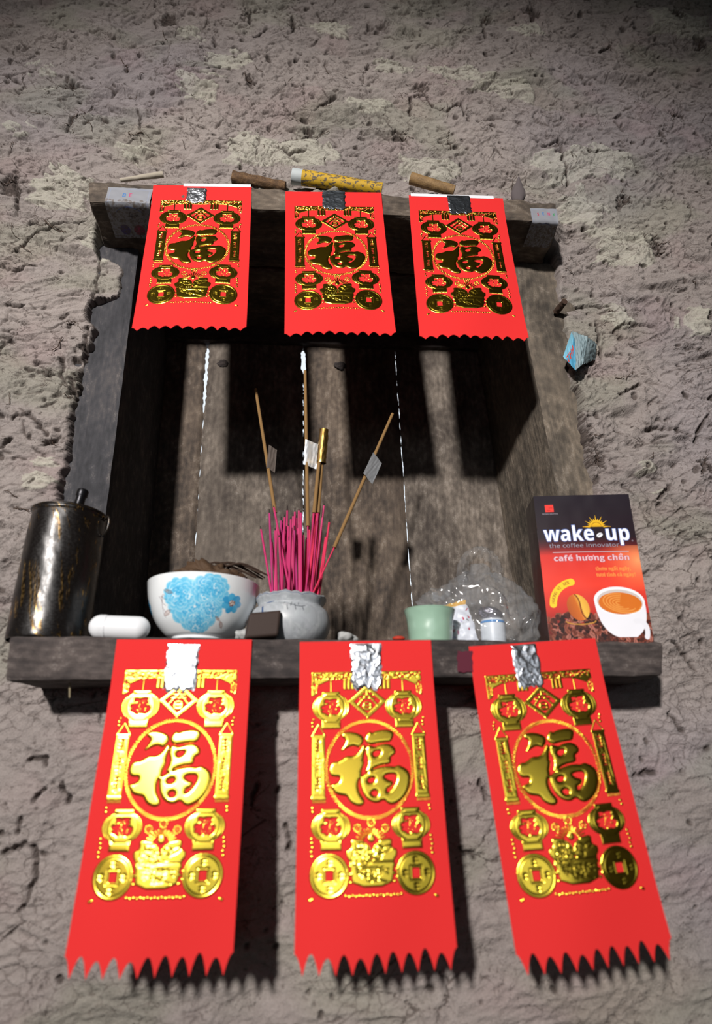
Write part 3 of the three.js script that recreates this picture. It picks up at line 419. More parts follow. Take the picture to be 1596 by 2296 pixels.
// a strip of crumpled foil tape stuck over the middle of the top edge
function tapeGeo(kind, w, s0, s1, seed, crumple) {
  const nx = 44, ns = 60, pos = [], uv = [], idx = [], na = createNoise2D(rng(seed));
  for (let j = 0; j <= ns; j++) for (let i = 0; i <= nx; i++) {
    const u = i / nx - 0.5, t = j / ns, e = Math.min(t, 1 - t, 0.5 - Math.abs(u)); const x = u * w * (1 + 0.03 * na(t * 3, 1)) + 0.0012 * na(u * 4, t * 6 + 7), s = lerp(s0, s1 + 0.003 * na(u * 5, 40) - 0.003 * Math.pow(Math.abs(u) * 2, 6), t);
    const q = (f) => 1 - Math.abs(na(u * f + seed, t * f * 1.4)); const h = 0.0010 + crumple * (0.0012 * q(1.6) + 0.0007 * q(3.4) + 0.00016 * q(9) + 0.0009 * na(u * 1.2, t * 1.6 + 5)) * smooth(0, 0.06, e) + (s < 0 ? 0.0004 : 0);
    const p = sheet(kind, x, Math.max(s, 0), h); if (s < 0) { p[1] = 0.0015; p[2] = h + s * 1; } pos.push(...p); uv.push(u + 0.5, t);
  }
  for (let j = 0; j < ns; j++) for (let i = 0; i < nx; i++) { const a = j * (nx + 1) + i; idx.push(a, a + nx + 1, a + nx + 2, a, a + nx + 2, a + 1); }
  const g = new THREE.BufferGeometry(); g.setAttribute('position', new THREE.Float32BufferAttribute(pos, 3)); g.setAttribute('uv', new THREE.Float32BufferAttribute(uv, 2)); g.setIndex(idx); g.computeVertexNormals(); return g;
}
function banner(kind, x, y, turn, tilt, label, group, tape, slip) {
  const b = thing('fortune_banner', label, 'banner', [x, y, KIND[kind].z], group); b.rotation.set(tilt, 0, turn);
  for (const [n, g, m] of bannerParts[kind]) { const p = mesh(n, g, m, b); if (n === 'bead_row') p.userData.kind = 'stuff'; }
  const [tw, tx0, ta, tb, seed, cr, tr] = tape; const t = mesh('foil_tape', tapeGeo(kind, tw, ta, tb, seed, cr), cr < 0.4 ? MAT.tapeFlat : MAT.tape, b); t.position.x = tx0; t.rotation.z = tr; tag(t, 'crumpled silver foil tape');
  if (slip) { const s = mesh('paper_slip', new THREE.BoxGeometry(slip[1] - slip[0], 0.006, 0.0008).translate((slip[0] + slip[1]) / 2, 0.0012, -0.0002), MAT.white, b); tag(s, 'white paper showing behind the top edge'); }
  return b;
}
const D = THREE.MathUtils.degToRad;
banner('low', -0.1605, 1.4215, D(0.4), 0, 'red and gold fortune banner on sill front below the flowered bowl', 'lower banners taped to the sill', [0.036, 0.0, 0.006, 0.058, 3, 0.45, -0.02]);
banner('low', 0.0495, 1.4215, D(1.3), 0, 'middle red and gold fortune banner hanging from the sill', 'lower banners taped to the sill', [0.035, 0.0, 0.003, 0.0545, 8, 0.6, 0.0]);
banner('low', 0.2485, 1.4218, D(4.2), 0, 'slanting red and gold fortune banner on sill below the coffee box', 'lower banners taped to the sill', [0.031, -0.012, 0.002, 0.051, 14, 0.45, 0.03]);
banner('high', -0.206, 2.141, D(2.3), 0, 'red and gold fortune banner on lintel nearest the white sticker with figures', 'upper banners taped to the lintel', [0.030, -0.008, 0.006, 0.036, 21, 0.55, -0.02], [-0.030, 0.076]);
banner('high', 0.0025, 2.140, D(2.6), 0, 'middle red and gold fortune banner hanging from the lintel', 'upper banners taped to the lintel', [0.036, 0.0, -0.006, 0.037, 27, 0.3, -0.02]);
banner('high', 0.2015, 2.1415, D(0.9), 0, 'red and gold fortune banner on lintel beside the dark pointed stone', 'upper banners taped to the lintel', [0.036, 0.004, -0.001, 0.037, 33, 0.25, 0.02], [-0.074, 0.062]);

// ---------------------------------------------------------------- things on the sill
const lathe = (pts, seg = 72) => new THREE.LatheGeometry(pts.map(([r, y]) => new THREE.Vector2(r, y)), seg);
const spline = (pts, n) => new THREE.SplineCurve(pts.map(([r, y]) => new THREE.Vector2(r, y))).getPoints(n).map((p) => [Math.max(p.x, 0), p.y]);
function warp(g, f) { const p = g.attributes.position, v = V(); for (let i = 0; i < p.count; i++) { v.fromBufferAttribute(p, i); f(v, i); p.setXYZ(i, v.x, v.y, v.z); } g.computeVertexNormals(); return g; }
function weld(g) { const h = g.clone(); h.deleteAttribute('normal'); h.deleteAttribute('uv'); const m = mergeVertices(h, 1e-6); m.computeVertexNormals(); return m; }
const tube = (pts, r, seg = 40, rad = 8) => new THREE.TubeGeometry(new THREE.CatmullRomCurve3(pts), seg, r, rad);

// black canister, paint worn through to brass
{
  const map = dataTex(512, 512, (i, j) => { const u = i / 512, v = j / 512; const n = fbm(N1, Math.cos(u * 6.283) * 3 + 7, Math.sin(u * 6.283) * 3 + v * 5, 4) + 0.5 * N2(Math.cos(u * 6.283) * 30, Math.sin(u * 6.283) * 30 + v * 26) * 0.6; const w = smooth(0.22, 0.5, n), w2 = smooth(0.42, 0.7, n); return [lerp(lerp(20, 104, w), 190, w2), lerp(lerp(17, 80, w), 156, w2), lerp(lerp(16, 44, w), 92, w2)]; }, true);
  const met = dataTex(256, 256, (i, j) => { const u = i / 256, v = j / 256; const n = fbm(N1, Math.cos(u * 6.283) * 3 + 7, Math.sin(u * 6.283) * 3 + v * 5, 4) + 0.3 * N2(Math.cos(u * 6.283) * 30, Math.sin(u * 6.283) * 30 + v * 26); const w = smooth(0.22, 0.5, n); return [0, lerp(92, 66, w) + 26 * N3(u * 60, v * 60), lerp(30, 255, w)]; });
  const M = phys({ map, roughnessMap: met, metalnessMap: met, roughness: 1, metalness: 1, clearcoat: 0.25, clearcoatRoughness: 0.3, bumpMap: met, bumpScale: 0.0006 });
  const c = thing('canister', 'old black metal canister with paint worn to brass and short spout', 'canister', [-0.3385, SILL_Y, 0.040]); c.scale.y = 0.955;
  const body = lathe(spline([[0.0455, 0], [0.047, 0.004], [0.0465, 0.03], [0.0462, 0.08], [0.0455, 0.13], [0.0450, 0.165], [0.0445, 0.170]], 60).concat([[0.0455, 0.172], [0.0458, 0.175], [0.0445, 0.178], [0.041, 0.177], [0.030, 0.179], [0, 0.181]]), 96);
  const uvb = body.attributes.uv; mesh('body', warp(body, (v) => { const k = 1 + 0.018 * N3D(v.x * 22, v.y * 16, v.z * 22) + 0.006 * N3D(v.x * 90, v.y * 80, v.z * 90); v.x *= k; v.z *= k; }), M, c);
  const rim = new THREE.TorusGeometry(0.0452, 0.0019, 8, 80); rim.rotateX(Math.PI / 2); rim.translate(0, 0.1755, 0); mesh('rim', rim, M, c);
  const sp = lathe([[0.007, 0], [0.0065, 0.010], [0.006, 0.020], [0.0075, 0.021], [0.0075, 0.029], [0.006, 0.031], [0, 0.031]], 24); sp.rotateZ(-0.12); sp.translate(0.013, 0.178, 0.012); mesh('spout', sp, std({ color: 0x2a2a2d, roughness: 0.35, metalness: 0.8 }), c);
  const hd = tube([V(0.043, 0.168, 0), V(0.052, 0.172, 0.004), V(0.053, 0.155, 0.004), V(0.046, 0.145, 0)], 0.0022, 24, 6); mesh('handle', hd, M, c);
  const pw = tube([V(-0.372, 1.62, 0.012), V(-0.386, 1.6, 0.013), V(-0.39, 1.575, 0.014), V(-0.384, 1.555, 0.013), V(-0.372, 1.553, 0.012)], 0.0007, 30, 5);
  tag(mesh('wire', pw, std({ color: 0x2c2522, roughness: 0.8 })), 'thin dark bent wire poking from the mud wall by the canister', 'wire');
}
// white capsule
{
  const c = thing('capsule_case', 'glossy white capsule lying on its side beside the canister', 'capsule', [-0.245, SILL_Y + 0.0145, 0.068]);
  const M = phys({ color: lin(0.80, 0.83, 0.86), roughness: 0.28, clearcoat: 0.8, clearcoatRoughness: 0.08 });
  const half = (s, len, r) => { const g = lathe([[0, len], ...Array.from({ length: 12 }, (_, k) => { const t = Math.PI / 2 * (1 - (k + 1) / 12); return [r * Math.cos(t), len - r + r * Math.sin(t)]; }), [r, 0]], 40); g.rotateZ(s * -Math.PI / 2); return g; };
  mesh('cap', half(-1, 0.021, 0.0147).translate(-0.014, 0, 0), M, c); mesh('tube', half(1, 0.051, 0.0142).translate(-0.015, 0, 0), M, c); c.rotation.set(0, 0.05, -0.02);
}
// flowered bowl
{
  const tex = canvasTex(2048, 512, (g, w, h) => {
    g.fillStyle = '#e9eef0'; g.fillRect(0, 0, w, h); const R = rng(61);
    const peony = (x, y, r) => {
      for (let ring = 0; ring < 5; ring++) { const n = 13 - ring * 2, rr = r * (1 - ring * 0.2); for (let k = 0; k < n; k++) { const t = k / n * 6.283 + ring * 0.4 + R() * 0.3, px = x + Math.cos(t) * rr * 0.62, py = y + Math.sin(t) * rr * 0.62; g.save(); g.translate(px, py); g.rotate(t); const gr = g.createRadialGradient(-rr * 0.2, 0, 2, 0, 0, rr * 0.5); gr.addColorStop(0, ['#3fa9dc', '#4db4e2', '#2f9ed6'][k % 3]); gr.addColorStop(0.75, '#74c9ec'); gr.addColorStop(1, '#c9ebf7'); g.fillStyle = gr; g.beginPath(); g.ellipse(0, 0, rr * 0.44, rr * 0.30, 0, 0, 7); g.fill(); g.strokeStyle = 'rgba(215,240,250,0.7)'; g.lineWidth = 1.6; g.beginPath(); g.ellipse(0, 0, rr * 0.44, rr * 0.30, 0, -1.1, 1.1); g.stroke(); g.restore(); } }
      for (let k = 0; k < 26; k++) { const t = R() * 6.283, q = Math.sqrt(R()) * r * 0.7; g.strokeStyle = R() < 0.5 ? 'rgba(230,247,252,0.8)' : 'rgba(40,140,200,0.5)'; g.lineWidth = 2 + R() * 3; g.beginPath(); g.ellipse(x + Math.cos(t) * q, y + Math.sin(t) * q, 8 + R() * 20, 6 + R() * 12, R() * 3, 0, 2 + R() * 2); g.stroke(); }
    };
    const leaf = (x, y, a, l) => { g.save(); g.translate(x, y); g.rotate(a); g.strokeStyle = '#6b3a34'; g.fillStyle = 'rgba(180,150,140,0.35)'; g.lineWidth = 2; g.beginPath(); g.moveTo(0, 0); g.quadraticCurveTo(l * 0.5, -l * 0.35, l, 0); g.quadraticCurveTo(l * 0.5, l * 0.35, 0, 0); g.fill(); g.stroke(); for (let k = 0; k < 22; k++) { g.fillStyle = '#7c4a3c'; g.beginPath(); g.arc(l * (0.15 + 0.7 * R()), (R() - 0.5) * l * 0.26, 1.6, 0, 7); g.fill(); } g.restore(); };
    for (let rep = 0; rep < 3; rep++) {
      const o = rep * 683;
      peony(o + 315, 235, 175); peony(o + 225, 150, 110); peony(o + 400, 120, 110); peony(o + 335, 350, 95); peony(o + 420, 250, 70);
      leaf(o + 150, 250, 2.7, 80); leaf(o + 180, 140, 3.6, 70); leaf(o + 500, 320, 0.9, 66); leaf(o + 455, 290, 0.6, 50);
      // small six-petalled flower with a brown eye
      for (let k = 0; k < 7; k++) { const t = k / 7 * 6.283; g.fillStyle = k % 2 ? '#54b7e4' : '#3fa5da'; g.beginPath(); g.ellipse(o + 545 + Math.cos(t) * 38, 190 + Math.sin(t) * 38, 34, 25, t, 0, 7); g.fill(); }
      g.fillStyle = '#e6d9d0'; g.beginPath(); g.arc(o + 545, 190, 20, 0, 7); g.fill(); for (let k = 0; k < 30; k++) { g.fillStyle = '#6e3b30'; const t = R() * 6.283, q = Math.sqrt(R()) * 22; g.beginPath(); g.arc(o + 545 + Math.cos(t) * q, 190 + Math.sin(t) * q, 3, 0, 7); g.fill(); }
      g.strokeStyle = '#6b5560'; g.lineWidth = 2.5; for (let k = 0; k < 4; k++) { g.beginPath(); g.moveTo(o + 90 + k * 14, 300 - k * 40); g.bezierCurveTo(o + 60, 240 - k * 30, o + 120, 190 - k * 20, o + 70 + k * 16, 150); g.stroke(); }
    }
    const foot = g.createLinearGradient(0, 0, 1, 0);
  });
  const prof = spline([[0.0345, 0.0085], [0.043, 0.0125], [0.0555, 0.026], [0.0645, 0.043], [0.0695, 0.060], [0.0722, 0.078]], 40);
  const b = thing('flowered_bowl', 'white porcelain bowl painted with blue peonies and brown leaves', 'bowl', [-0.1575, SILL_Y, 0.020]);
  const M = phys({ map: tex, roughness: 0.22, clearcoat: 1, clearcoatRoughness: 0.06 }), W = phys({ color: lin(0.80, 0.84, 0.86), roughness: 0.22, clearcoat: 1, clearcoatRoughness: 0.06 });
  tex.wrapS = THREE.RepeatWrapping; tex.repeat.set(1, 1);
  const outer = lathe(prof, 128); outer.rotateY(-3.02); const bodyB = mesh('body', outer, M, b);
  mesh('inside', lathe([[0.0722, 0.078], [0.0718, 0.0790], [0.0706, 0.0785], ...prof.slice().reverse().map(([r, y]) => [Math.max(r - 0.0022, 0), y + 0.001]), [0, 0.0100]], 96), W, b);
  mesh('foot_ring', lathe([[0.0315, 0.009], [0.0315, 0], [0.0335, -0.0003], [0.0352, 0.0005], [0.0358, 0.009]], 80), W, bodyB);
  // withered leaf heap showing over the rim
  const h = thing('withered_leaves', 'dark brown withered bundle heaped inside the flowered bowl', 'dried plant', [-0.148, SILL_Y + 0.012, 0.018]);
  const heap = new THREE.SphereGeometry(0.050, 60, 40); mesh('heap', warp(heap, (v) => { const k = 1 + 0.16 * N3D(v.x * 40, v.y * 60, v.z * 40) + 0.07 * N3D(v.x * 130, v.y * 150, v.z * 130); v.multiplyScalar(k); v.y = v.y * 0.66 + 0.058 + 0.012 * smooth(0.02, -0.04, v.x); }), std({ color: 0x4a3623, roughness: 0.8 }), h);
  const R = rng(9); for (let k = 0; k < 9; k++) { const a = (R() - 0.5) * 2.2, x0 = -0.03 + R() * 0.05; mesh('twig', tube([V(x0, 0.086 + R() * 0.008, 0.02 - R() * 0.03), V(x0 + 0.02 * Math.cos(a), 0.092 + R() * 0.006, 0.02 - R() * 0.02), V(x0 + 0.045 + R() * 0.02, 0.078 + R() * 0.006, 0.015 - R() * 0.03)], 0.0008 + R() * 0.0009, 14, 5), std({ color: 0x35251a, roughness: 0.9 }), h); }
}
// incense pot
const POT = V(-0.0435, SILL_Y, 0.022);
{
  const tex = canvasTex(1024, 256, (g, w, h) => {
    g.fillStyle = '#a3a9ae'; g.fillRect(0, 0, w, h); const R = rng(71); for (let k = 0; k < 900; k++) { g.fillStyle = `rgba(${R() < 0.5 ? '120,124,128' : '214,218,220'},${0.05 + R() * 0.18})`; g.beginPath(); g.ellipse(R() * w, R() * h, 3 + R() * 22, 2 + R() * 8, R() * 3, 0, 7); g.fill(); }
    g.strokeStyle = '#26436f'; g.fillStyle = '#26436f'; for (let rep = 0; rep < 3; rep++) { const o = rep * 341 + 20; g.lineWidth = 5; g.beginPath(); g.moveTo(o + 40, 165); g.quadraticCurveTo(o + 70, 205, o + 120, 170); g.stroke(); g.beginPath(); g.ellipse(o + 60, 96, 26, 7, -0.3, 0, 7); g.fill(); g.lineWidth = 8; g.beginPath(); g.moveTo(o + 36, 130); g.lineTo(o + 56, 165); g.stroke(); g.lineWidth = 2.5; g.strokeStyle = '#33383f'; g.beginPath(); g.moveTo(o + 120, 120); g.bezierCurveTo(o + 160, 110, o + 190, 150, o + 230, 130); for (let k = 0; k < 6; k++) { g.moveTo(o + 135 + k * 16, 124 + (k % 3) * 6); g.lineTo(o + 140 + k * 16, 108 + (k % 2) * 40); } g.stroke(); g.strokeStyle = '#26436f'; }
    g.lineWidth = 6; g.beginPath(); g.moveTo(0, 30); for (let x = 0; x < w; x += 40) g.lineTo(x, 26 + 5 * Math.sin(x * 0.05)); g.stroke();
  });
  tex.wrapS = THREE.RepeatWrapping;
  const c = thing('incense_pot', 'squat grey-white glazed incense pot with blue brush marks', 'incense pot', POT); c.scale.y = 0.86;
  const prof = spline([[0.030, 0], [0.0385, 0.004], [0.0485, 0.018], [0.0520, 0.034], [0.0490, 0.050], [0.0425, 0.0575], [0.0420, 0.061], [0.0450, 0.068], [0.0462, 0.0715]], 50);
  const body = lathe([...prof, [0.0448, 0.0735], [0.0425, 0.0715], [0.040, 0.060]], 120); body.rotateY(1.0);
  mesh('body', warp(body, (v) => { const a = Math.atan2(v.z, v.x), top = smooth(0.06, 0.073, v.y); v.y += top * (0.0022 * N1(Math.cos(a) * 3, Math.sin(a) * 3) + 0.0008 * N2(Math.cos(a) * 12, Math.sin(a) * 12)); const k = 1 + 0.012 * N3D(v.x * 30, v.y * 30, v.z * 30); v.x *= k; v.z *= k; }), phys({ map: tex, roughness: 0.42, clearcoat: 0.3, clearcoatRoughness: 0.3 }), c);
  const ash = new THREE.CircleGeometry(0.0425, 60); ash.rotateX(-Math.PI / 2); ash.translate(0, 0.066, 0); tag(mesh('ash', warp(ash, (v) => { v.y += 0.004 * N1(v.x * 60, v.z * 60); }), std({ color: 0x6d655c, roughness: 1 }), c), 'grey ash');
}
// charred chunk leaning on the pot
{
  const g = new RoundedBoxGeometry(0.040, 0.031, 0.016, 5, 0.004); const m = mesh('charred_chunk', weld(warp(g, (v) => { v.x += 0.12 * v.y + 0.002 * N3D(v.x * 60, v.y * 60, v.z * 60); v.y += 0.10 * v.x + 0.0012 * N3D(v.x * 90, v.y * 90, v.z * 30); v.x *= 1 - 6 * Math.max(0, v.y) * 0.9; })), std({ color: 0x33251f, roughness: 0.75 }));
  m.position.set(-0.0725, SILL_Y + 0.0168, 0.078); m.rotation.set(-0.1, 0.1, 0.02); tag(m, 'dark charred wood chunk standing in front of the incense pot', 'wood chunk');
  const R = rng(4); [[-0.094, 0.072, 0.008, 'whitish rubble chip between bowl and dark chunk'], [-0.099, 0.058, 0.010, 'larger whitish rubble chip behind, between bowl and pot'], [0.026, 0.066, 0.009, 'pale plaster chip on the sill right of the pot'], [0.036, 0.06, 0.006, 'tiny pale plaster chip farthest right of the pot']].forEach(([x, z, r, label], k) => { const s = mesh('plaster_chip', warp(weld(new THREE.IcosahedronGeometry(r, 3)), (v) => { v.multiplyScalar(1 + 0.3 * N3D(v.x * 90 + k * 5, v.y * 90, v.z * 90)); v.y *= 0.75; }), std({ color: 0xa9abaa, roughness: 0.95 })); s.position.set(x, SILL_Y + r * 0.72, z); tag(s, label, 'chip', 'plaster chips on the sill'); });
  const rp = mesh('red_chip', warp(weld(new THREE.IcosahedronGeometry(0.006, 2)), (v) => { v.y *= 0.5; v.x *= 1.3; }), std({ color: 0xb8321c, roughness: 0.7 })); rp.position.set(0.0905, SILL_Y + 0.0028, 0.078); tag(rp, 'small orange-red scrap on the sill left of the green cup', 'scrap');
}
// incense: burnt stubs and five unburnt sticks
{
  const rodGeo = (r, n = 8) => new THREE.CylinderGeometry(r * 0.92, r, 1, n, 1).translate(0, 0.5, 0);
  const G = { stub: rodGeo(0.0015), tip: rodGeo(0.0009, 6), coat: rodGeo(0.0026, 12), bare: rodGeo(0.0011) };
  const pinks = [lin(0.50, 0.020, 0.135), lin(0.62, 0.022, 0.085), lin(0.40, 0.018, 0.15), lin(0.58, 0.05, 0.17)].map((c) => std({ color: c, roughness: 0.75 })), burnt = std({ color: 0x2b211e, roughness: 0.95 }), coat = std({ color: lin(0.235, 0.135, 0.048), roughness: 0.95 }), coatD = std({ color: lin(0.16, 0.085, 0.035), roughness: 0.95 });
  const place = (m, a, b) => { const d = b.clone().sub(a); m.position.copy(a); m.scale.set(1, d.length(), 1); m.quaternion.setFromUnitVectors(V(0, 1, 0), d.normalize()); return m; };
  const up = V(0, 1, 0);
  const STUBS = [[585, 1187, 616], [604, 1151, 614], [614, 1138, 656], [621, 1177, 616], [634, 1172, 636], [644, 1145, 640], [652, 1165, 648], [656, 1175, 652], [661, 1148, 658], [665, 1162, 664], [670, 1145, 672], [675, 1150, 676], [692, 1171, 684], [703, 1150, 690], [707, 1145, 693], [711, 1150, 697], [717, 1134, 700], [726, 1134, 699], [738, 1171, 712], [694, 1188, 690], [640, 1192, 643], [626, 1205, 634], [660, 1190, 668], [648, 1212, 654], [699, 1200, 688], [630, 1168, 628], [680, 1200, 680], [668, 1185, 662], [720, 1190, 706], [610, 1216, 624], [646, 1180, 647], [657, 1158, 655], [673, 1172, 669], [687, 1210, 682], [701, 1165, 695], [709, 1180, 703], [638, 1160, 633], [730, 1205, 709], [663, 1200, 660], [617, 1190, 622]];
  const R = rng(15), SPECIAL = { 0: 'pink incense stub leaning farthest to the left in the pot', 1: 'upright pink incense stub second from the left in the pot', 2: 'long pink incense stub slanting right across the left side of the cluster', 16: 'tall red-pink incense stub left of the rightmost tall one', 17: 'tallest red-pink incense stub at the right of the cluster', 18: 'pink incense stub leaning farthest to the right in the pot' };
  STUBS.forEach(([tx_, ty_, bx], k) => {
    const zf = POT.z + (R() - 0.35) * 0.04, zt = zf + (R() - 0.5) * 0.02, foot = at(bx, 1335, zf); foot.y = SILL_Y + 0.050; const top = at(tx_, ty_, zt), len = top.distanceTo(foot);
    const t = thing('incense_stub', SPECIAL[k] ?? 'thin burnt-down pink incense stub in the middle of the cluster in the pot', 'incense stick', foot, 'burnt pink incense stubs'); t.quaternion.setFromUnitVectors(up, top.clone().sub(foot).normalize());
    const s = mesh('stem', G.stub, pinks[k % 7 === 3 ? 3 : (tx_ > 685 ? 1 : k % 3 === 1 ? 2 : 0)], t); s.scale.y = len; const b = mesh('charred_tip', G.tip, burnt, t); b.position.y = len; b.scale.y = 0.002 + R() * 0.006;
  });
  const flag = (w, h, bend, seed) => { const g = new THREE.BoxGeometry(w, h, 0.0005, 14, 8, 1); return warp(g, (v) => { v.y -= 0.45 * v.x * (h > 0.03 ? 0.6 : 0.4); v.z += bend * Math.sin(v.x / w * 2.4) + 0.0006 * N1(v.x * 200 + seed, v.y * 200); }); };
  const silver = std({ color: lin(0.62, 0.65, 0.68), metalness: 0.65, roughness: 0.4 }), goldFoil = std({ color: lin(0.8, 0.5, 0.14), metalness: 1, roughness: 0.3 }), dull = std({ color: lin(0.14, 0.115, 0.10), roughness: 0.7 });
  const LONG = [
    ['brown incense stick with dull paper tag, leftmost of the long ones', [617, 1150], [573, 872], -0.01, -0.045, 0.0, 0.30, 'dull', 0.40, coat],
    ['tallest brown incense stick with silver paper flag', [690, 1180], [684, 832], 0.015, -0.02, 0.0, 0.34, 'silver', 0.42, coat],
    ['brown incense stick of the gold-wrapped pair, left one', [704, 1150], [722, 966], 0.03, 0.028, 0.0, 0, 'gold', 0, coat],
    ['brown incense stick of the gold-wrapped pair, right one', [713, 1150], [727, 968], 0.024, 0.022, 0.0, 0, '', 0, coat],
    ['brown incense stick slanting far to the right with metallic tag', [749, 1228], [880, 928], 0.012, -0.035, 0.0, 0, 'steel', 0.55, coat],
  ];
  LONG.forEach(([label, lo, hi, z0, z1, , , kind, where, mt], k) => {
    const a = at(...lo, POT.z + z0), b = at(...hi, POT.z + z1), dir = b.clone().sub(a).normalize();
    let foot = a.clone().addScaledVector(dir, -(a.y - (SILL_Y + 0.052)) / dir.y); if (k === 4) foot = a.clone().addScaledVector(dir, -0.085); if (Math.hypot(foot.x - POT.x, foot.z - POT.z) > 0.036) { const r = V(foot.x - POT.x, 0, foot.z - POT.z).setLength(0.036); foot.x = POT.x + r.x; foot.z = POT.z + r.z; foot.y = SILL_Y + 0.054; }
    const t = thing('incense_stick', label, 'incense stick', foot, 'long unburnt incense sticks'); const part = (n, g, m, p, q) => place(mesh(n, g, m, t), p.clone().sub(foot), q.clone().sub(foot));
    part('stem', G.bare, pinks[k === 4 ? 1 : 0], foot, a.clone().addScaledVector(dir, 0.004)); part('incense_coating', G.coat, mt, a, b);
    const len = a.distanceTo(b);
    if (kind === 'gold') { const p = a.clone().addScaledVector(dir, len * 0.60), q = b.clone().addScaledVector(dir, 0.003); const w = mesh('foil_wrap', warp(new THREE.CylinderGeometry(0.0062, 0.0066, 1, 20, 12, true).translate(0, 0.5, 0), (v) => { const s = 1 + 0.12 * N3D(v.x * 300, v.y * 9, v.z * 300); v.x *= s; v.z *= s * 0.75; }), goldFoil, t); place(w, p.clone().sub(foot).add(V(0.0028, 0, -0.002)), q.clone().sub(foot).add(V(0.0028, 0, -0.002))); tag(w, 'gold foil wrapped round both sticks'); }
    else if (where) { const f = mesh('paper_tag', flag(kind === 'dull' ? 0.014 : 0.020, kind === 'dull' ? 0.036 : 0.038, kind === 'silver' ? -0.004 : -0.0025, k), kind === 'dull' ? dull : silver, t); const p = a.clone().addScaledVector(dir, len * where).sub(foot); f.position.copy(p).add(V(kind === 'steel' ? 0.006 : 0.0075, 0, 0.0035)); f.rotation.set(0.1, kind === 'silver' ? -0.15 : 0.35, kind === 'steel' ? -0.42 : -0.05); tag(f, kind === 'dull' ? 'brownish paper tag' : 'silver foil tag'); }
  });
}
// celadon cup
{
  const c = thing('green_cup', 'small pale green celadon cup with flared rim', 'cup', [0.1335, SILL_Y, 0.052]); c.scale.y = 0.88;
  const M = phys({ color: lin(0.30, 0.47, 0.36), roughness: 0.3, clearcoat: 0.8, clearcoatRoughness: 0.15 });
  mesh('body', warp(lathe([[0, 0.001], [0.0235, 0.001], [0.0245, 0], [0.0262, 0.002], ...spline([[0.0265, 0.004], [0.0280, 0.018], [0.0290, 0.032], [0.0318, 0.0455], [0.0326, 0.0475]], 24), [0.0322, 0.049], [0.0308, 0.0478], [0.0275, 0.034], [0.026, 0.006], [0, 0.0045]], 80), (v) => { const k = 1 + 0.008 * N3D(v.x * 60, v.y * 60, v.z * 60); v.x *= k; v.z *= k; }), M, c);
}
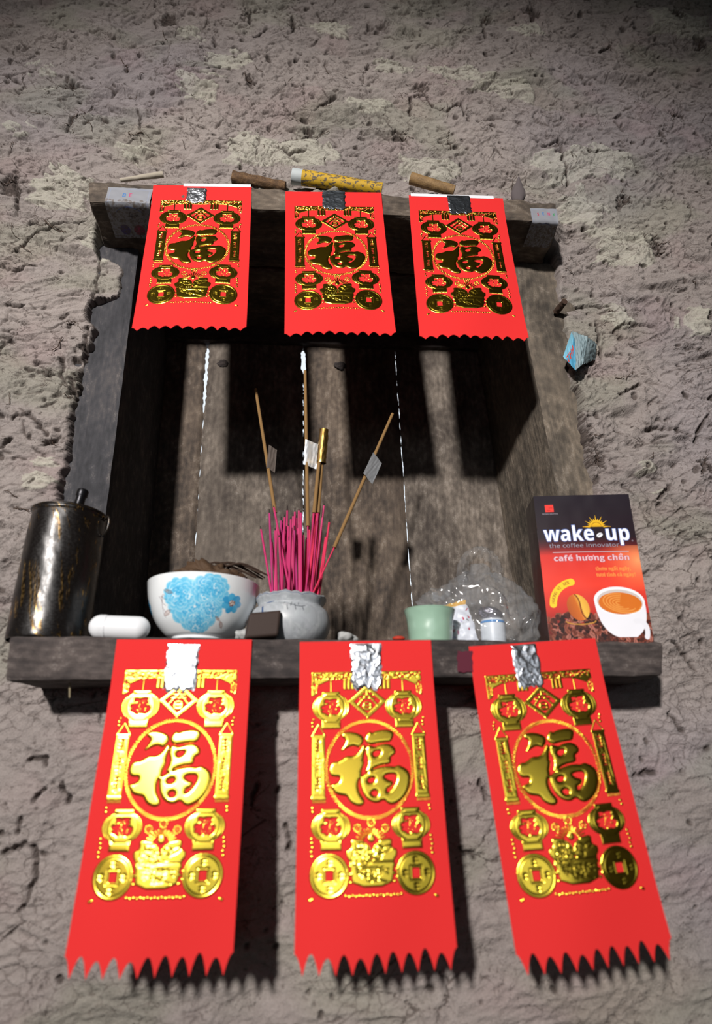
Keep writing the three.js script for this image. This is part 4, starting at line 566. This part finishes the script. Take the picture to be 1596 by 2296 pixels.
// things in a clear plastic bag
{
  const s = canvasTex(256, 320, (g, w, h) => { g.fillStyle = '#dfe2ea'; g.fillRect(0, 0, w, h); const R = rng(88); for (let k = 0; k < 16; k++) { g.fillStyle = ['#c2244c', '#c2244c', '#2e3436', '#b7a8d8', '#d88aa6'][k % 5]; g.beginPath(); g.ellipse(20 + R() * 216, 20 + R() * 280, 5 + R() * 11, 4 + R() * 8, R() * 3, 0, 7); g.fill(); } g.fillStyle = '#d9a53f'; g.fillRect(0, 0, w, 34); });
  const p = new THREE.BoxGeometry(0.036, 0.062, 0.010, 16, 24, 6);
  const m = mesh('sachet', warp(p, (v) => { const e = (1 - Math.pow(Math.abs(v.x) / 0.018, 4)) * (1 - Math.pow(Math.abs(v.y) / 0.031, 4)); v.z *= 0.12 + 0.95 * e; v.z += 0.002 * N3D(v.x * 90, v.y * 90, 1); v.x += 0.0016 * N1(v.y * 90, 3); }), std({ map: s, roughness: 0.4 })); m.position.set(0.178, SILL_Y + 0.0315, 0.020); m.rotation.set(-0.15, -0.2, 0.22); tag(m, 'white flowered sachet with yellow end inside the clear bag', 'sachet');
  const b = thing('small_bottle', 'little white bottle with a blue ring inside the clear bag', 'bottle', [0.2185, SILL_Y, 0.034]);
  mesh('body', lathe([[0, 0], [0.0145, 0], [0.0158, 0.002], [0.0158, 0.028], [0.0148, 0.0335], [0.0135, 0.036], [0, 0.037]], 48), phys({ color: lin(0.70, 0.74, 0.78), roughness: 0.35, clearcoat: 0.4 }), b);
  mesh('blue_ring', new THREE.CylinderGeometry(0.0150, 0.0160, 0.003, 48, 1, true).translate(0, 0.0315, 0), std({ color: 0x3f86c4, roughness: 0.4 }), b);
  mesh('foil_seal', warp(new THREE.SphereGeometry(0.0145, 32, 16), (v) => { v.multiplyScalar(1 + 0.16 * N3D(v.x * 260, v.y * 260, v.z * 260)); v.y = v.y * 0.62 + 0.043; v.x -= 0.006 * smooth(0.04, 0.052, v.y); }), std({ color: 0x8d8a93, metalness: 0.8, roughness: 0.3 }), b);
  const t = new THREE.BoxGeometry(0.03, 0.002, 0.03); 
  const bag = thing('plastic_bag', 'crumpled clear plastic carrier bag beside the coffee box', 'plastic bag', [0.2150, SILL_Y + 0.0015, 0.010]);
  const M = phys({ color: lin(0.93, 0.95, 0.97), roughness: 0.11, transmission: 0.93, thickness: 0, ior: 1.5, side: THREE.DoubleSide, specularIntensity: 1 });
  const rid = (x, y, z, f) => 1 - 2 * Math.abs(N3D(x * f, y * f, z * f));
  const g = new THREE.SphereGeometry(1, 150, 110);
  mesh('film', warp(weld(g), (v) => {
    const a = Math.atan2(v.z, v.x), t = clamp((v.y + 1) / 2), r = lerp(0.93, 1.0, smooth(0, 0.25, t)) * lerp(1, 0.42, smooth(0.32, 0.92, t)) * Math.pow(Math.max(0, 1 - Math.pow(t, 7)), 0.5) * smooth(-0.02, 0.05, t);
    let X = Math.cos(a) * r * 0.062, Z = Math.sin(a) * r * 0.046, Y = 0.118 * t; const lean = 0.012 * smooth(0.5, 1, t); X += -lean * 0.4; if (Math.cos(a) < -0.3) X -= 0.022 * smooth(0.30, 0.50, t) * smooth(0.72, 0.52, t);
    const q = 0.010 * rid(X * 1 + 3, Y, Z, 15) + 0.0046 * rid(X, Y + 5, Z, 36) + 0.0012 * rid(X, Y, Z + 9, 90), k = 1 + q / 0.06 * smooth(0.02, 0.12, t); v.set(X * k, Y + q * 0.6 * smooth(0.1, 0.3, t), Z * k);
  }), M, bag);
  const ring = []; for (let k = 0; k <= 40; k++) { const t = -0.35 + k / 40 * (Math.PI + 0.7); ring.push([0.033 * Math.cos(t) - 0.002, 0.098 + 0.042 * Math.sin(t)]); }
  const hp = [], hi = []; ring.forEach(([x, y], k) => { for (let i = 0; i <= 8; i++) { const u = i / 8, w = 0.016 * (1 + 0.3 * N1(k * 0.3, 4)), cx = -0.002, cy = 0.098, d = Math.hypot(x - cx, y - cy); hp.push(x - (x - cx) / d * w * (1 - u), y - (y - cy) / d * w * (1 - u), 0.012 * Math.sin(u * 3.1) + 0.006 * N2(k * 0.35, u * 2) + 0.004); } });
  for (let k = 0; k < 40; k++) for (let i = 0; i < 8; i++) { const a = k * 9 + i; hi.push(a, a + 9, a + 10, a, a + 10, a + 1); } const hg = new THREE.BufferGeometry(); hg.setAttribute('position', new THREE.Float32BufferAttribute(hp, 3)); hg.setIndex(hi); hg.computeVertexNormals(); mesh('handle', hg, M, bag);
}
// coffee box
{
  const front = canvasTex(1040, 1640, (g, w, h) => {
    const bg = g.createLinearGradient(0, 0, 0, h); bg.addColorStop(0, '#1c1520'); bg.addColorStop(0.30, '#21141c'); bg.addColorStop(0.36, '#5a1a20'); bg.addColorStop(0.42, '#d0322a'); bg.addColorStop(0.62, '#e8402f'); bg.addColorStop(0.78, '#c23128'); bg.addColorStop(1, '#3a1512'); g.fillStyle = bg; g.fillRect(0, 0, w, h);
    const or = g.createRadialGradient(w * 0.98, h * 0.46, 10, w * 0.98, h * 0.46, 420); or.addColorStop(0, 'rgba(255,190,120,0.75)'); or.addColorStop(1, 'rgba(255,120,60,0)'); g.fillStyle = or; g.fillRect(0, h * 0.36, w, h * 0.3);
    const R = rng(19);
    for (let k = 0; k < 620; k++) { const y = h * (0.80 + 0.20 * Math.pow(R(), 0.8)), x = R() * w; if (y < h * (0.80 + 0.03 * Math.sin(x * 0.01 + 2))) continue; g.save(); g.translate(x, y); g.rotate(R() * 3.1); const c = ['#4a2219', '#6d3426', '#8a4a38', '#2c1310', '#a8685a'][k % 5]; g.fillStyle = c; g.beginPath(); g.ellipse(0, 0, 26 + R() * 12, 17 + R() * 6, 0, 0, 7); g.fill(); g.strokeStyle = 'rgba(20,6,4,0.8)'; g.lineWidth = 4; g.beginPath(); g.moveTo(-24, 0); g.quadraticCurveTo(0, 8 - R() * 16, 24, 0); g.stroke(); g.restore(); }
    // emblem square with a small caption line
    g.fillStyle = '#ee3a32'; g.fillRect(112, 108, 92, 84); g.fillStyle = '#b42622'; g.fillRect(128, 168, 40, 10); g.fillRect(150, 140, 44, 9); g.fillStyle = '#8b8590'; g.font = 'bold 22px sans-serif'; g.fillText('TRUNG NGUYEN', 72, 222);
    // sun
    g.save(); g.translate(640, 375); g.fillStyle = '#e2b21f'; for (let k = 0; k < 13; k++) { const t = Math.PI + k / 12 * Math.PI, l = k % 2 ? 100 : 140; g.beginPath(); g.moveTo(72 * Math.cos(t - 0.11), 72 * Math.sin(t - 0.11)); g.lineTo(l * Math.cos(t), l * Math.sin(t)); g.lineTo(72 * Math.cos(t + 0.11), 72 * Math.sin(t + 0.11)); g.fill(); } g.beginPath(); g.arc(0, 0, 76, Math.PI, 0); g.fill(); g.strokeStyle = '#8a5a10'; g.lineWidth = 5; g.beginPath(); g.arc(0, 0, 52, Math.PI, 0); g.stroke(); g.strokeStyle = '#d39a1c'; g.lineWidth = 7; g.beginPath(); g.moveTo(-150, -2); g.quadraticCurveTo(0, -22, 150, 0); g.stroke(); g.restore();
    const marks = { '\u0300': [[-0.16, -0.1], [0.06, 0.02]], '\u0301': [[0.16, -0.1], [-0.06, 0.02]], '\u0302': [[-0.16, 0.04], [0, -0.09], [0.16, 0.04]], '\u0309': [[-0.07, -0.1], [0.06, -0.1], [0.04, -0.02], [0, 0.03]] };
    const vtext = (t, px, ink) => { let x = 0, last = 0; for (const ch of t.normalize('NFD')) { if (!/[\u0300-\u036f]/.test(ch)) { if (ink) { if (ink.stroke) g.strokeText(ch, x, 0); g.fillText(ch, x, 0); } last = g.measureText(ch).width; x += last; ink && (ink.n = 0); continue; } if (!ink) continue; const cx = x - last / 2; g.save(); g.strokeStyle = ink.fill; g.lineWidth = px * 0.085; g.lineCap = 'round'; g.beginPath(); if (ch === '\u031b') { g.moveTo(x - last * 0.12, -px * 0.5); g.quadraticCurveTo(x + px * 0.06, -px * 0.5, x + px * 0.04, -px * 0.66); } else if (ch === '\u0323') { g.arc(cx, px * 0.16, px * 0.03, 0, 7); } else if (marks[ch]) { const o = ink.n++ ? 0.15 : 0; marks[ch].forEach(([u, v], k) => k ? g.lineTo(cx + (u + o) * px, (v - 0.66 - o * 0.6) * px) : g.moveTo(cx + (u + o) * px, (v - 0.66 - o * 0.6) * px)); } g.stroke(); g.restore(); } return x; };
    const fit = (t, x, y, wd, font, fill, stroke, lw) => { g.font = font; const px = +/(\d+)px/.exec(font)[1], k = wd / vtext(t, px); g.save(); g.translate(x, y); g.scale(k, 1); if (stroke) { g.strokeStyle = stroke; g.lineWidth = lw; g.lineJoin = 'round'; } g.fillStyle = fill; vtext(t, px, { fill, stroke, n: 0 }); g.restore(); };
    fit('wake', 66, 530, 540, 'bold 236px sans-serif', '#eef2fa', '#4a66a8', 14); fit('up', 712, 530, 272, 'bold 236px sans-serif', '#eef2fa', '#4a66a8', 14);
    g.save(); g.translate(658, 470); g.rotate(-0.5); g.fillStyle = '#eef2fa'; g.beginPath(); g.ellipse(0, 0, 36, 24, 0, 0, 7); g.fill(); g.strokeStyle = '#4a4a60'; g.lineWidth = 5; g.beginPath(); g.moveTo(-32, 4); g.quadraticCurveTo(0, -10, 32, -2); g.stroke(); g.restore(); g.fillStyle = '#aab'; g.font = '26px sans-serif'; g.fillText('®', 985, 548);
    fit('the coffee innovator', 108, 604, 740, '62px sans-serif', '#9098a8'); g.fillStyle = '#b9a9b2'; g.fillRect(138, 652, 800, 9);
    fit('café hương chồn', 138, 752, 800, 'bold 84px sans-serif', '#e8bcc6', '#8a5060', 6);
    fit('thơm ngất ngây,', 560, 862, 370, 'bold 52px serif', '#eca04a'); fit('tươi tỉnh cả ngày!', 560, 928, 410, 'bold 52px serif', '#eca04a');
    // yellow arched ribbon and a golden bean
    g.strokeStyle = '#f2c92c'; g.lineWidth = 74; g.lineCap = 'round'; g.beginPath(); g.arc(330, 1230, 250, Math.PI * 1.02, Math.PI * 1.45); g.stroke();
    g.save(); g.translate(330, 1230); g.fillStyle = '#a8741c'; g.font = 'bold 44px sans-serif'; 'HƯƠNG VỊ MỚI'.split('').forEach((ch, k) => { g.save(); g.rotate(-1.44 + k * 0.108); g.translate(-14, -236); vtext(ch, 44, { fill: '#a8741c', n: 0 }); g.restore(); }); g.restore();
    g.save(); g.translate(330, 1250); g.rotate(-0.3); const bean = g.createLinearGradient(-130, 0, 150, 0); bean.addColorStop(0, '#a8501e'); bean.addColorStop(0.45, '#c96a26'); bean.addColorStop(0.6, '#e9b84a'); bean.addColorStop(1, '#d2902e'); g.fillStyle = bean; g.beginPath(); g.ellipse(0, 0, 110, 140, 0, 0, 7); g.fill(); g.strokeStyle = '#7c3a12'; g.lineWidth = 14; g.beginPath(); g.moveTo(20, -132); g.bezierCurveTo(70, -40, -20, 40, 30, 132); g.stroke(); g.restore(); g.strokeStyle = '#c08a3a'; g.lineWidth = 12; g.beginPath(); g.ellipse(340, 1390, 150, 36, 0, 0.1, 3.0); g.stroke();
    // cup of coffee
    g.fillStyle = '#e8eaf2'; g.beginPath(); g.moveTo(500, 1190); g.bezierCurveTo(510, 1420, 600, 1530, 700, 1560); g.lineTo(880, 1560); g.bezierCurveTo(980, 1500, 1030, 1380, 1010, 1190); g.fill(); g.strokeStyle = '#e4e6ee'; g.lineWidth = 50; g.beginPath(); g.moveTo(890, 1400); g.bezierCurveTo(990, 1380, 1010, 1480, 980, 1560); g.stroke();
    g.fillStyle = '#eff1f6'; g.beginPath(); g.ellipse(756, 1190, 258, 150, 0.05, 0, 7); g.fill(); g.fillStyle = '#c9c2bf'; g.beginPath(); g.ellipse(760, 1200, 232, 130, 0.05, 0, 7); g.fill(); g.fillStyle = '#d2701f'; g.beginPath(); g.ellipse(762, 1214, 220, 114, 0.05, 0, 7); g.fill(); g.strokeStyle = 'rgba(236,170,90,0.65)'; g.lineWidth = 12; for (let k = 0; k < 5; k++) { g.beginPath(); g.ellipse(780 - k * 6, 1214, 190 - k * 38, 94 - k * 19, 0.2, 0.4 * k, 4.6); g.stroke(); }
  });
  const side = canvasTex(256, 512, (g, w, h) => { const bg = g.createLinearGradient(0, 0, 0, h); bg.addColorStop(0, '#1a1418'); bg.addColorStop(0.35, '#25141a'); bg.addColorStop(0.5, '#4a1418'); bg.addColorStop(1, '#35120f'); g.fillStyle = bg; g.fillRect(0, 0, w, h); const R = rng(3); for (let k = 0; k < 60; k++) { g.strokeStyle = `rgba(90,70,74,${0.1 + R() * 0.2})`; g.lineWidth = 2 + R() * 4; g.beginPath(); g.moveTo(R() * w, 60 + R() * 160); g.lineTo(R() * w, 90 + R() * 180); g.stroke(); } });
  const lac = (o) => phys({ roughness: 0.45, clearcoat: 0.28, clearcoatRoughness: 0.22, specularIntensity: 0.5, ...o });
  const B = { w: 0.1285, h: 0.2045, d: 0.054 }, c = thing('coffee_box', 'upright red and black wake-up coffee carton at the end of the sill', 'box', [0.3525, SILL_Y, 0.030]); c.rotation.y = -0.115;
  const cream = lac({ color: 0x241a1e }), plain = lac({ map: side });
  const panel = (n, gw, gh, pos, rot, m, bulge) => { const g = new THREE.BoxGeometry(gw, gh, 0.0008, 20, 24, 1); warp(g, (v) => { v.z += bulge * (1 - Math.pow(2 * v.x / gw, 2)) * (1 - Math.pow(2 * v.y / gh, 2)) + 0.0004 * N1(v.x * 30, v.y * 30) * (1 - Math.pow(2 * v.x / gw, 2)); }); const q = mesh(n, g, m, c); q.position.set(...pos); q.rotation.set(...rot); return q; };
  const e = 0.0004, edge = std({ color: 0x1f171b, roughness: 0.5 });
  panel('front_panel', B.w, B.h, [0, B.h / 2, B.d / 2 - e], [0, 0, 0], lac({ map: front }), 0.0012);
  panel('back_panel', B.w, B.h, [0, B.h / 2, -B.d / 2 + e], [0, Math.PI, 0], plain, 0.0005);
  panel('side_panel', B.d - 0.001, B.h, [-B.w / 2 + e, B.h / 2, 0], [0, -Math.PI / 2, 0], plain, 0.0008); panel('side_panel', B.d - 0.001, B.h, [B.w / 2 - e, B.h / 2, 0], [0, Math.PI / 2, 0], plain, 0.0008);
  panel('top_flap', B.w - 0.001, B.d - 0.001, [0, B.h - e, 0], [-Math.PI / 2, 0, 0], cream, 0.0004); panel('bottom_flap', B.w - 0.001, B.d - 0.001, [0, e, 0], [Math.PI / 2, 0, 0], cream, 0);
}
// ---------------------------------------------------------------- lintel: stickers and odds and ends
{
  const draw = (left) => (g, w, h) => {
    g.fillStyle = '#85888f'; g.fillRect(0, 0, w, h); g.strokeStyle = '#858b9c'; g.lineWidth = 6; g.strokeRect(18, 14, w - 36, h - 40); const R = rng(left ? 41 : 42);
    g.font = 'bold 44px sans-serif'; const L = left ? ['', 'B', 'E', ''] : ['S', 'E', 'N', 'K']; L.forEach((ch, k) => { g.fillStyle = ['#a8324a', '#2f6db0', '#b23a68', '#3a8a5a'][k]; g.fillText(ch, (left ? 60 : 70) + k * (left ? 44 : 58), left ? 80 : 74 + Math.abs(k - 1.5) * 6); });
    g.strokeStyle = '#5a6aa0'; g.lineWidth = 5; g.beginPath(); g.arc(w * 0.5, h * 0.62, w * 0.36, Math.PI * 1.18, Math.PI * 1.82); g.stroke();
    if (left) { g.strokeStyle = '#2c2c34'; g.lineWidth = 4; for (let k = 0; k < 7; k++) { g.beginPath(); g.moveTo(130 + R() * 80, 190 + R() * 60); g.lineTo(130 + R() * 90, 190 + R() * 70); g.stroke(); } g.fillStyle = '#4b3f78'; g.beginPath(); g.ellipse(90, h - 74, 34, 44, 0, 0, 7); g.fill(); g.fillStyle = '#a03a5e'; g.beginPath(); g.ellipse(190, h - 74, 38, 44, 0, 0, 7); g.fill(); }
    for (let k = 0; k < (left ? 420 : 520); k++) { g.fillStyle = `rgba(82,70,60,${0.12 + R() * 0.4})`; g.beginPath(); g.ellipse(R() * w, (left ? 0.26 + 0.74 * R() : 0.42 + 0.58 * R()) * h, 2 + R() * 16, 2 + R() * 9, R() * 3, 0, 7); g.fill(); }
  };
  const wrap = (name, label, x0, x1, top, under, tex, skew) => {
    const nx = 12, n1 = 10, n2 = 12, pos = [], uv = [], idx = [], n = n1 + n2, tot = top + under;
    for (let j = 0; j <= n; j++) for (let i = 0; i <= nx; i++) { const s = j <= n1 ? top * j / n1 : top + under * (j - n1) / n2, x = lerp(x0, x1, i / nx) + skew * (s / tot); const r = 0.0014 + 0.0006 * N1(x * 60, s * 60); if (s <= top) pos.push(x, LINTEL_Y0 + (top - s) - 0.001, 0.081 + r); else pos.push(x, LINTEL_Y0 - 0.002 - r, 0.081 - (s - top)); uv.push(i / nx, 1 - s / tot); }
    for (let j = 0; j < n; j++) for (let i = 0; i < nx; i++) { const a = j * (nx + 1) + i; idx.push(a, a + nx + 1, a + nx + 2, a, a + nx + 2, a + 1); }
    const g = new THREE.BufferGeometry(); g.setAttribute('position', new THREE.Float32BufferAttribute(pos, 3)); g.setAttribute('uv', new THREE.Float32BufferAttribute(uv, 2)); g.setIndex(idx); g.computeVertexNormals(); return tag(mesh(name, g, std({ map: tex, roughness: 0.6, side: THREE.DoubleSide })), label, 'sticker');
  };
  wrap('sticker', 'grimy white printed sticker with little figures folded under the lintel', -0.352, -0.283, 0.031, 0.068, canvasTex(300, 420, draw(true)), -0.006);
  wrap('sticker', 'dirty white sticker with coloured letters wrapped under the lintel end', 0.322, 0.366, 0.026, 0.052, canvasTex(300, 420, draw(false)), 0.002);
  const rod = (name, label, cat, a, b, r0, r1, m, rough = 0.06) => { const g = new THREE.CylinderGeometry(r1, r0, 1, 24, 24).translate(0, 0.5, 0), d = b.clone().sub(a); warp(g, (v) => { const k = 1 + rough * N3D(v.x * 120 + r0 * 999, v.y * 6, v.z * 120); v.x *= k; v.z *= k; }); const q = mesh(name, g, m); q.position.copy(a); q.scale.set(1, d.length(), 1); q.quaternion.setFromUnitVectors(V(0, 1, 0), d.normalize()); return tag(q, label, cat); };
  const yel = dataTex(128, 256, (i, j) => { const n = fbm(N2, i / 18, j / 26, 3) + 0.25 * N1(i / 4, j / 7), w = smooth(-0.12, 0.06, n + 0.18 - (j / 256) * 0.0), e = j > 226; return e ? [176, 184, 186] : [lerp(92, 190, w), lerp(80, 152, w), lerp(66, 30, w)]; }, true); yel.wrapS = yel.wrapT = THREE.ClampToEdgeWrapping;
  rod('painted_stick', 'stubby stick with flaking yellow paint and white end on the lintel', 'stick', at(856, 425, 0.064), at(655, 395, 0.064), 0.0105, 0.0125, std({ map: yel, roughness: 0.7 }), 0.05);
  const brown = wood([58, 42, 28], [96, 70, 44], [126, 96, 60], 131, 0.8, 0.0006);
  rod('wood_roll', 'dark brown bark roll on the lintel beside the yellow stick', 'stick', at(640, 418, 0.062), at(522, 398, 0.062), 0.0075, 0.0105, brown, 0.1);
  rod('bamboo_piece', 'short tan bamboo piece on the lintel left of the pointed stone', 'stick', at(1018, 428, 0.062), at(920, 400, 0.062), 0.0088, 0.0100, wood([96, 74, 46], [132, 104, 64], [156, 126, 84], 133, 0.7, 0.0004), 0.04);
  rod('thin_stick', 'thin whitish stick lying on the left of the lintel', 'stick', at(270, 404, 0.060), at(366, 391, 0.060), 0.003, 0.0052, std({ color: 0xa59d8e, roughness: 0.85 }), 0.08);
  const st = mesh('pointed_stone', warp(weld(new THREE.SphereGeometry(0.016, 32, 24)), (v) => { const t = (v.y + 0.016) / 0.032; const k = lerp(1.0, 0.25, smooth(0.2, 1, t)); v.x *= 0.85 * k; v.z *= 0.6 * k; v.y *= 2.0; v.multiplyScalar(1 + 0.06 * N3D(v.x * 80, v.y * 80, v.z * 80)); }), std({ color: 0x5a5354, roughness: 0.9 })); const sp = at(1162, 426, 0.058); st.position.copy(sp); st.rotation.z = -0.12; tag(st, 'dark pointed stone standing on the right of the lintel', 'stone');
  rod('wooden_peg', 'short dark wooden peg sticking out of the wall under the lintel end', 'peg', at(1247, 699, -0.006), at(1266, 676, 0.020), 0.0055, 0.005, std({ color: 0x3d2b20, roughness: 0.9 }), 0.1);
  rod('sill_nail', 'small bent nail hanging under the left end of the sill', 'nail', V(-0.2915, 1.3745, 0.070), V(-0.2905, 1.3585, 0.066), 0.0012, 0.0010, std({ color: 0x8d8268, roughness: 0.6 }), 0.02);
  // folded wrapper stuffed into the wall
  const tx2 = canvasTex(256, 256, (g, w, h) => { g.fillStyle = '#4f9cc0'; g.fillRect(0, 0, w, h); g.fillStyle = '#7fc0da'; g.beginPath(); g.moveTo(0, 0); g.lineTo(160, 0); g.lineTo(60, 256); g.lineTo(0, 256); g.fill(); g.save(); g.translate(70, 250); g.rotate(-1.05); g.fillStyle = '#d8402c'; g.font = 'bold 92px sans-serif'; g.fillText('THA', 0, 40); g.restore(); });
  const w = thing('folded_wrapper', 'crumpled blue and grey folded wrapper stuffed into the wall', 'wrapper', at(1296, 790, 0));
  const P = (px, py, z) => at(px, py, z).sub(w.position), sheetOf = (quad, mat, name, amp) => { const n = 18, pos = [], uv = [], idx = []; for (let j = 0; j <= n; j++) for (let i = 0; i <= n; i++) { const u = i / n, t = j / n, p = quad[0].clone().lerp(quad[1], u).lerp(quad[3].clone().lerp(quad[2], u), t); p.z += amp * (N1(u * 5 + amp * 900, t * 5) + 0.5 * N2(u * 12, t * 12)) * smooth(0, 0.15, Math.min(u, 1 - u) + 0.02) + 0.004 * Math.sin(u * 3.14) * Math.sin(t * 3.14); pos.push(p.x, p.y, p.z); uv.push(u, 1 - t); } for (let j = 0; j < n; j++) for (let i = 0; i < n; i++) { const a = j * (n + 1) + i; idx.push(a, a + n + 1, a + n + 2, a, a + n + 2, a + 1); } const g = new THREE.BufferGeometry(); g.setAttribute('position', new THREE.Float32BufferAttribute(pos, 3)); g.setAttribute('uv', new THREE.Float32BufferAttribute(uv, 2)); g.setIndex(idx); g.computeVertexNormals(); return mesh(name, g, mat, w); };
  const grey = std({ color: 0x7c9096, roughness: 0.55, side: THREE.DoubleSide }), greyD = std({ color: 0x5d6c70, roughness: 0.7, side: THREE.DoubleSide });
  sheetOf([P(1281, 744, 0.020), P(1288, 760, 0.034), P(1292, 832, 0.030), P(1262, 800, 0.012)], std({ map: tx2, roughness: 0.45, side: THREE.DoubleSide }), 'printed_fold', 0.001);
  sheetOf([P(1283, 742, 0.020), P(1318, 757, 0.022), P(1308, 815, 0.026), P(1290, 830, 0.032)], grey, 'grey_fold', 0.0022);
  sheetOf([P(1312, 752, 0.020), P(1338, 772, 0.006), P(1334, 806, 0.002), P(1306, 818, 0.024)], greyD, 'back_fold', 0.003);
  // scraps left on the sill's face
  const scrap = (name, label, px, py, hw, hh, color) => { const g = new THREE.BoxGeometry(hw * 2, hh * 2, 0.0006, 10, 10, 1); warp(g, (v) => { v.x += 0.0012 * N1(v.y * 120, px); v.y += 0.0012 * N2(v.x * 120, py); v.z += 0.0004; }); const q = mesh(name, g, std({ color, roughness: 0.9 })); q.position.copy(at(px, py, 0.0921)); return tag(q, label, 'paper scrap'); };
  scrap('paper_scrap', 'torn magenta paper scrap on the sill face beside the slanting banner', 1043, 1484, 0.009, 0.012, 0x55182b);
}
// ---------------------------------------------------------------- the lamp that lights the wall, on the rear wall behind the photographer
{
  const l = thing('reflector_lamp', 'white reflector lamp on a bracket behind the photographer', 'lamp', LAMP_AT); l.lookAt(LAMP_TO);
  const sh = lathe([[0.055, -0.16], [0.06, -0.15], [0.125, -0.02], [0.128, -0.012], [0.122, -0.02], [0.05, -0.15]], 48); sh.rotateX(Math.PI / 2); mesh('shade', sh, std({ color: 0x777777, roughness: 0.5, metalness: 0.5 }), l);
  const f = new THREE.CircleGeometry(0.118, 48); f.translate(0, 0, -0.03); mesh('lamp_glass', f, std({ color: 0x222222, emissive: lin(1, 0.97, 0.94), emissiveIntensity: 2.5 }), l);
  const s = mesh('bracket', new THREE.CylinderGeometry(0.012, 0.012, 0.42, 16).rotateX(Math.PI / 2).translate(0, 0, -0.35), std({ color: 0x333333, roughness: 0.6 }), l);
}
renderer.render(scene, camera);
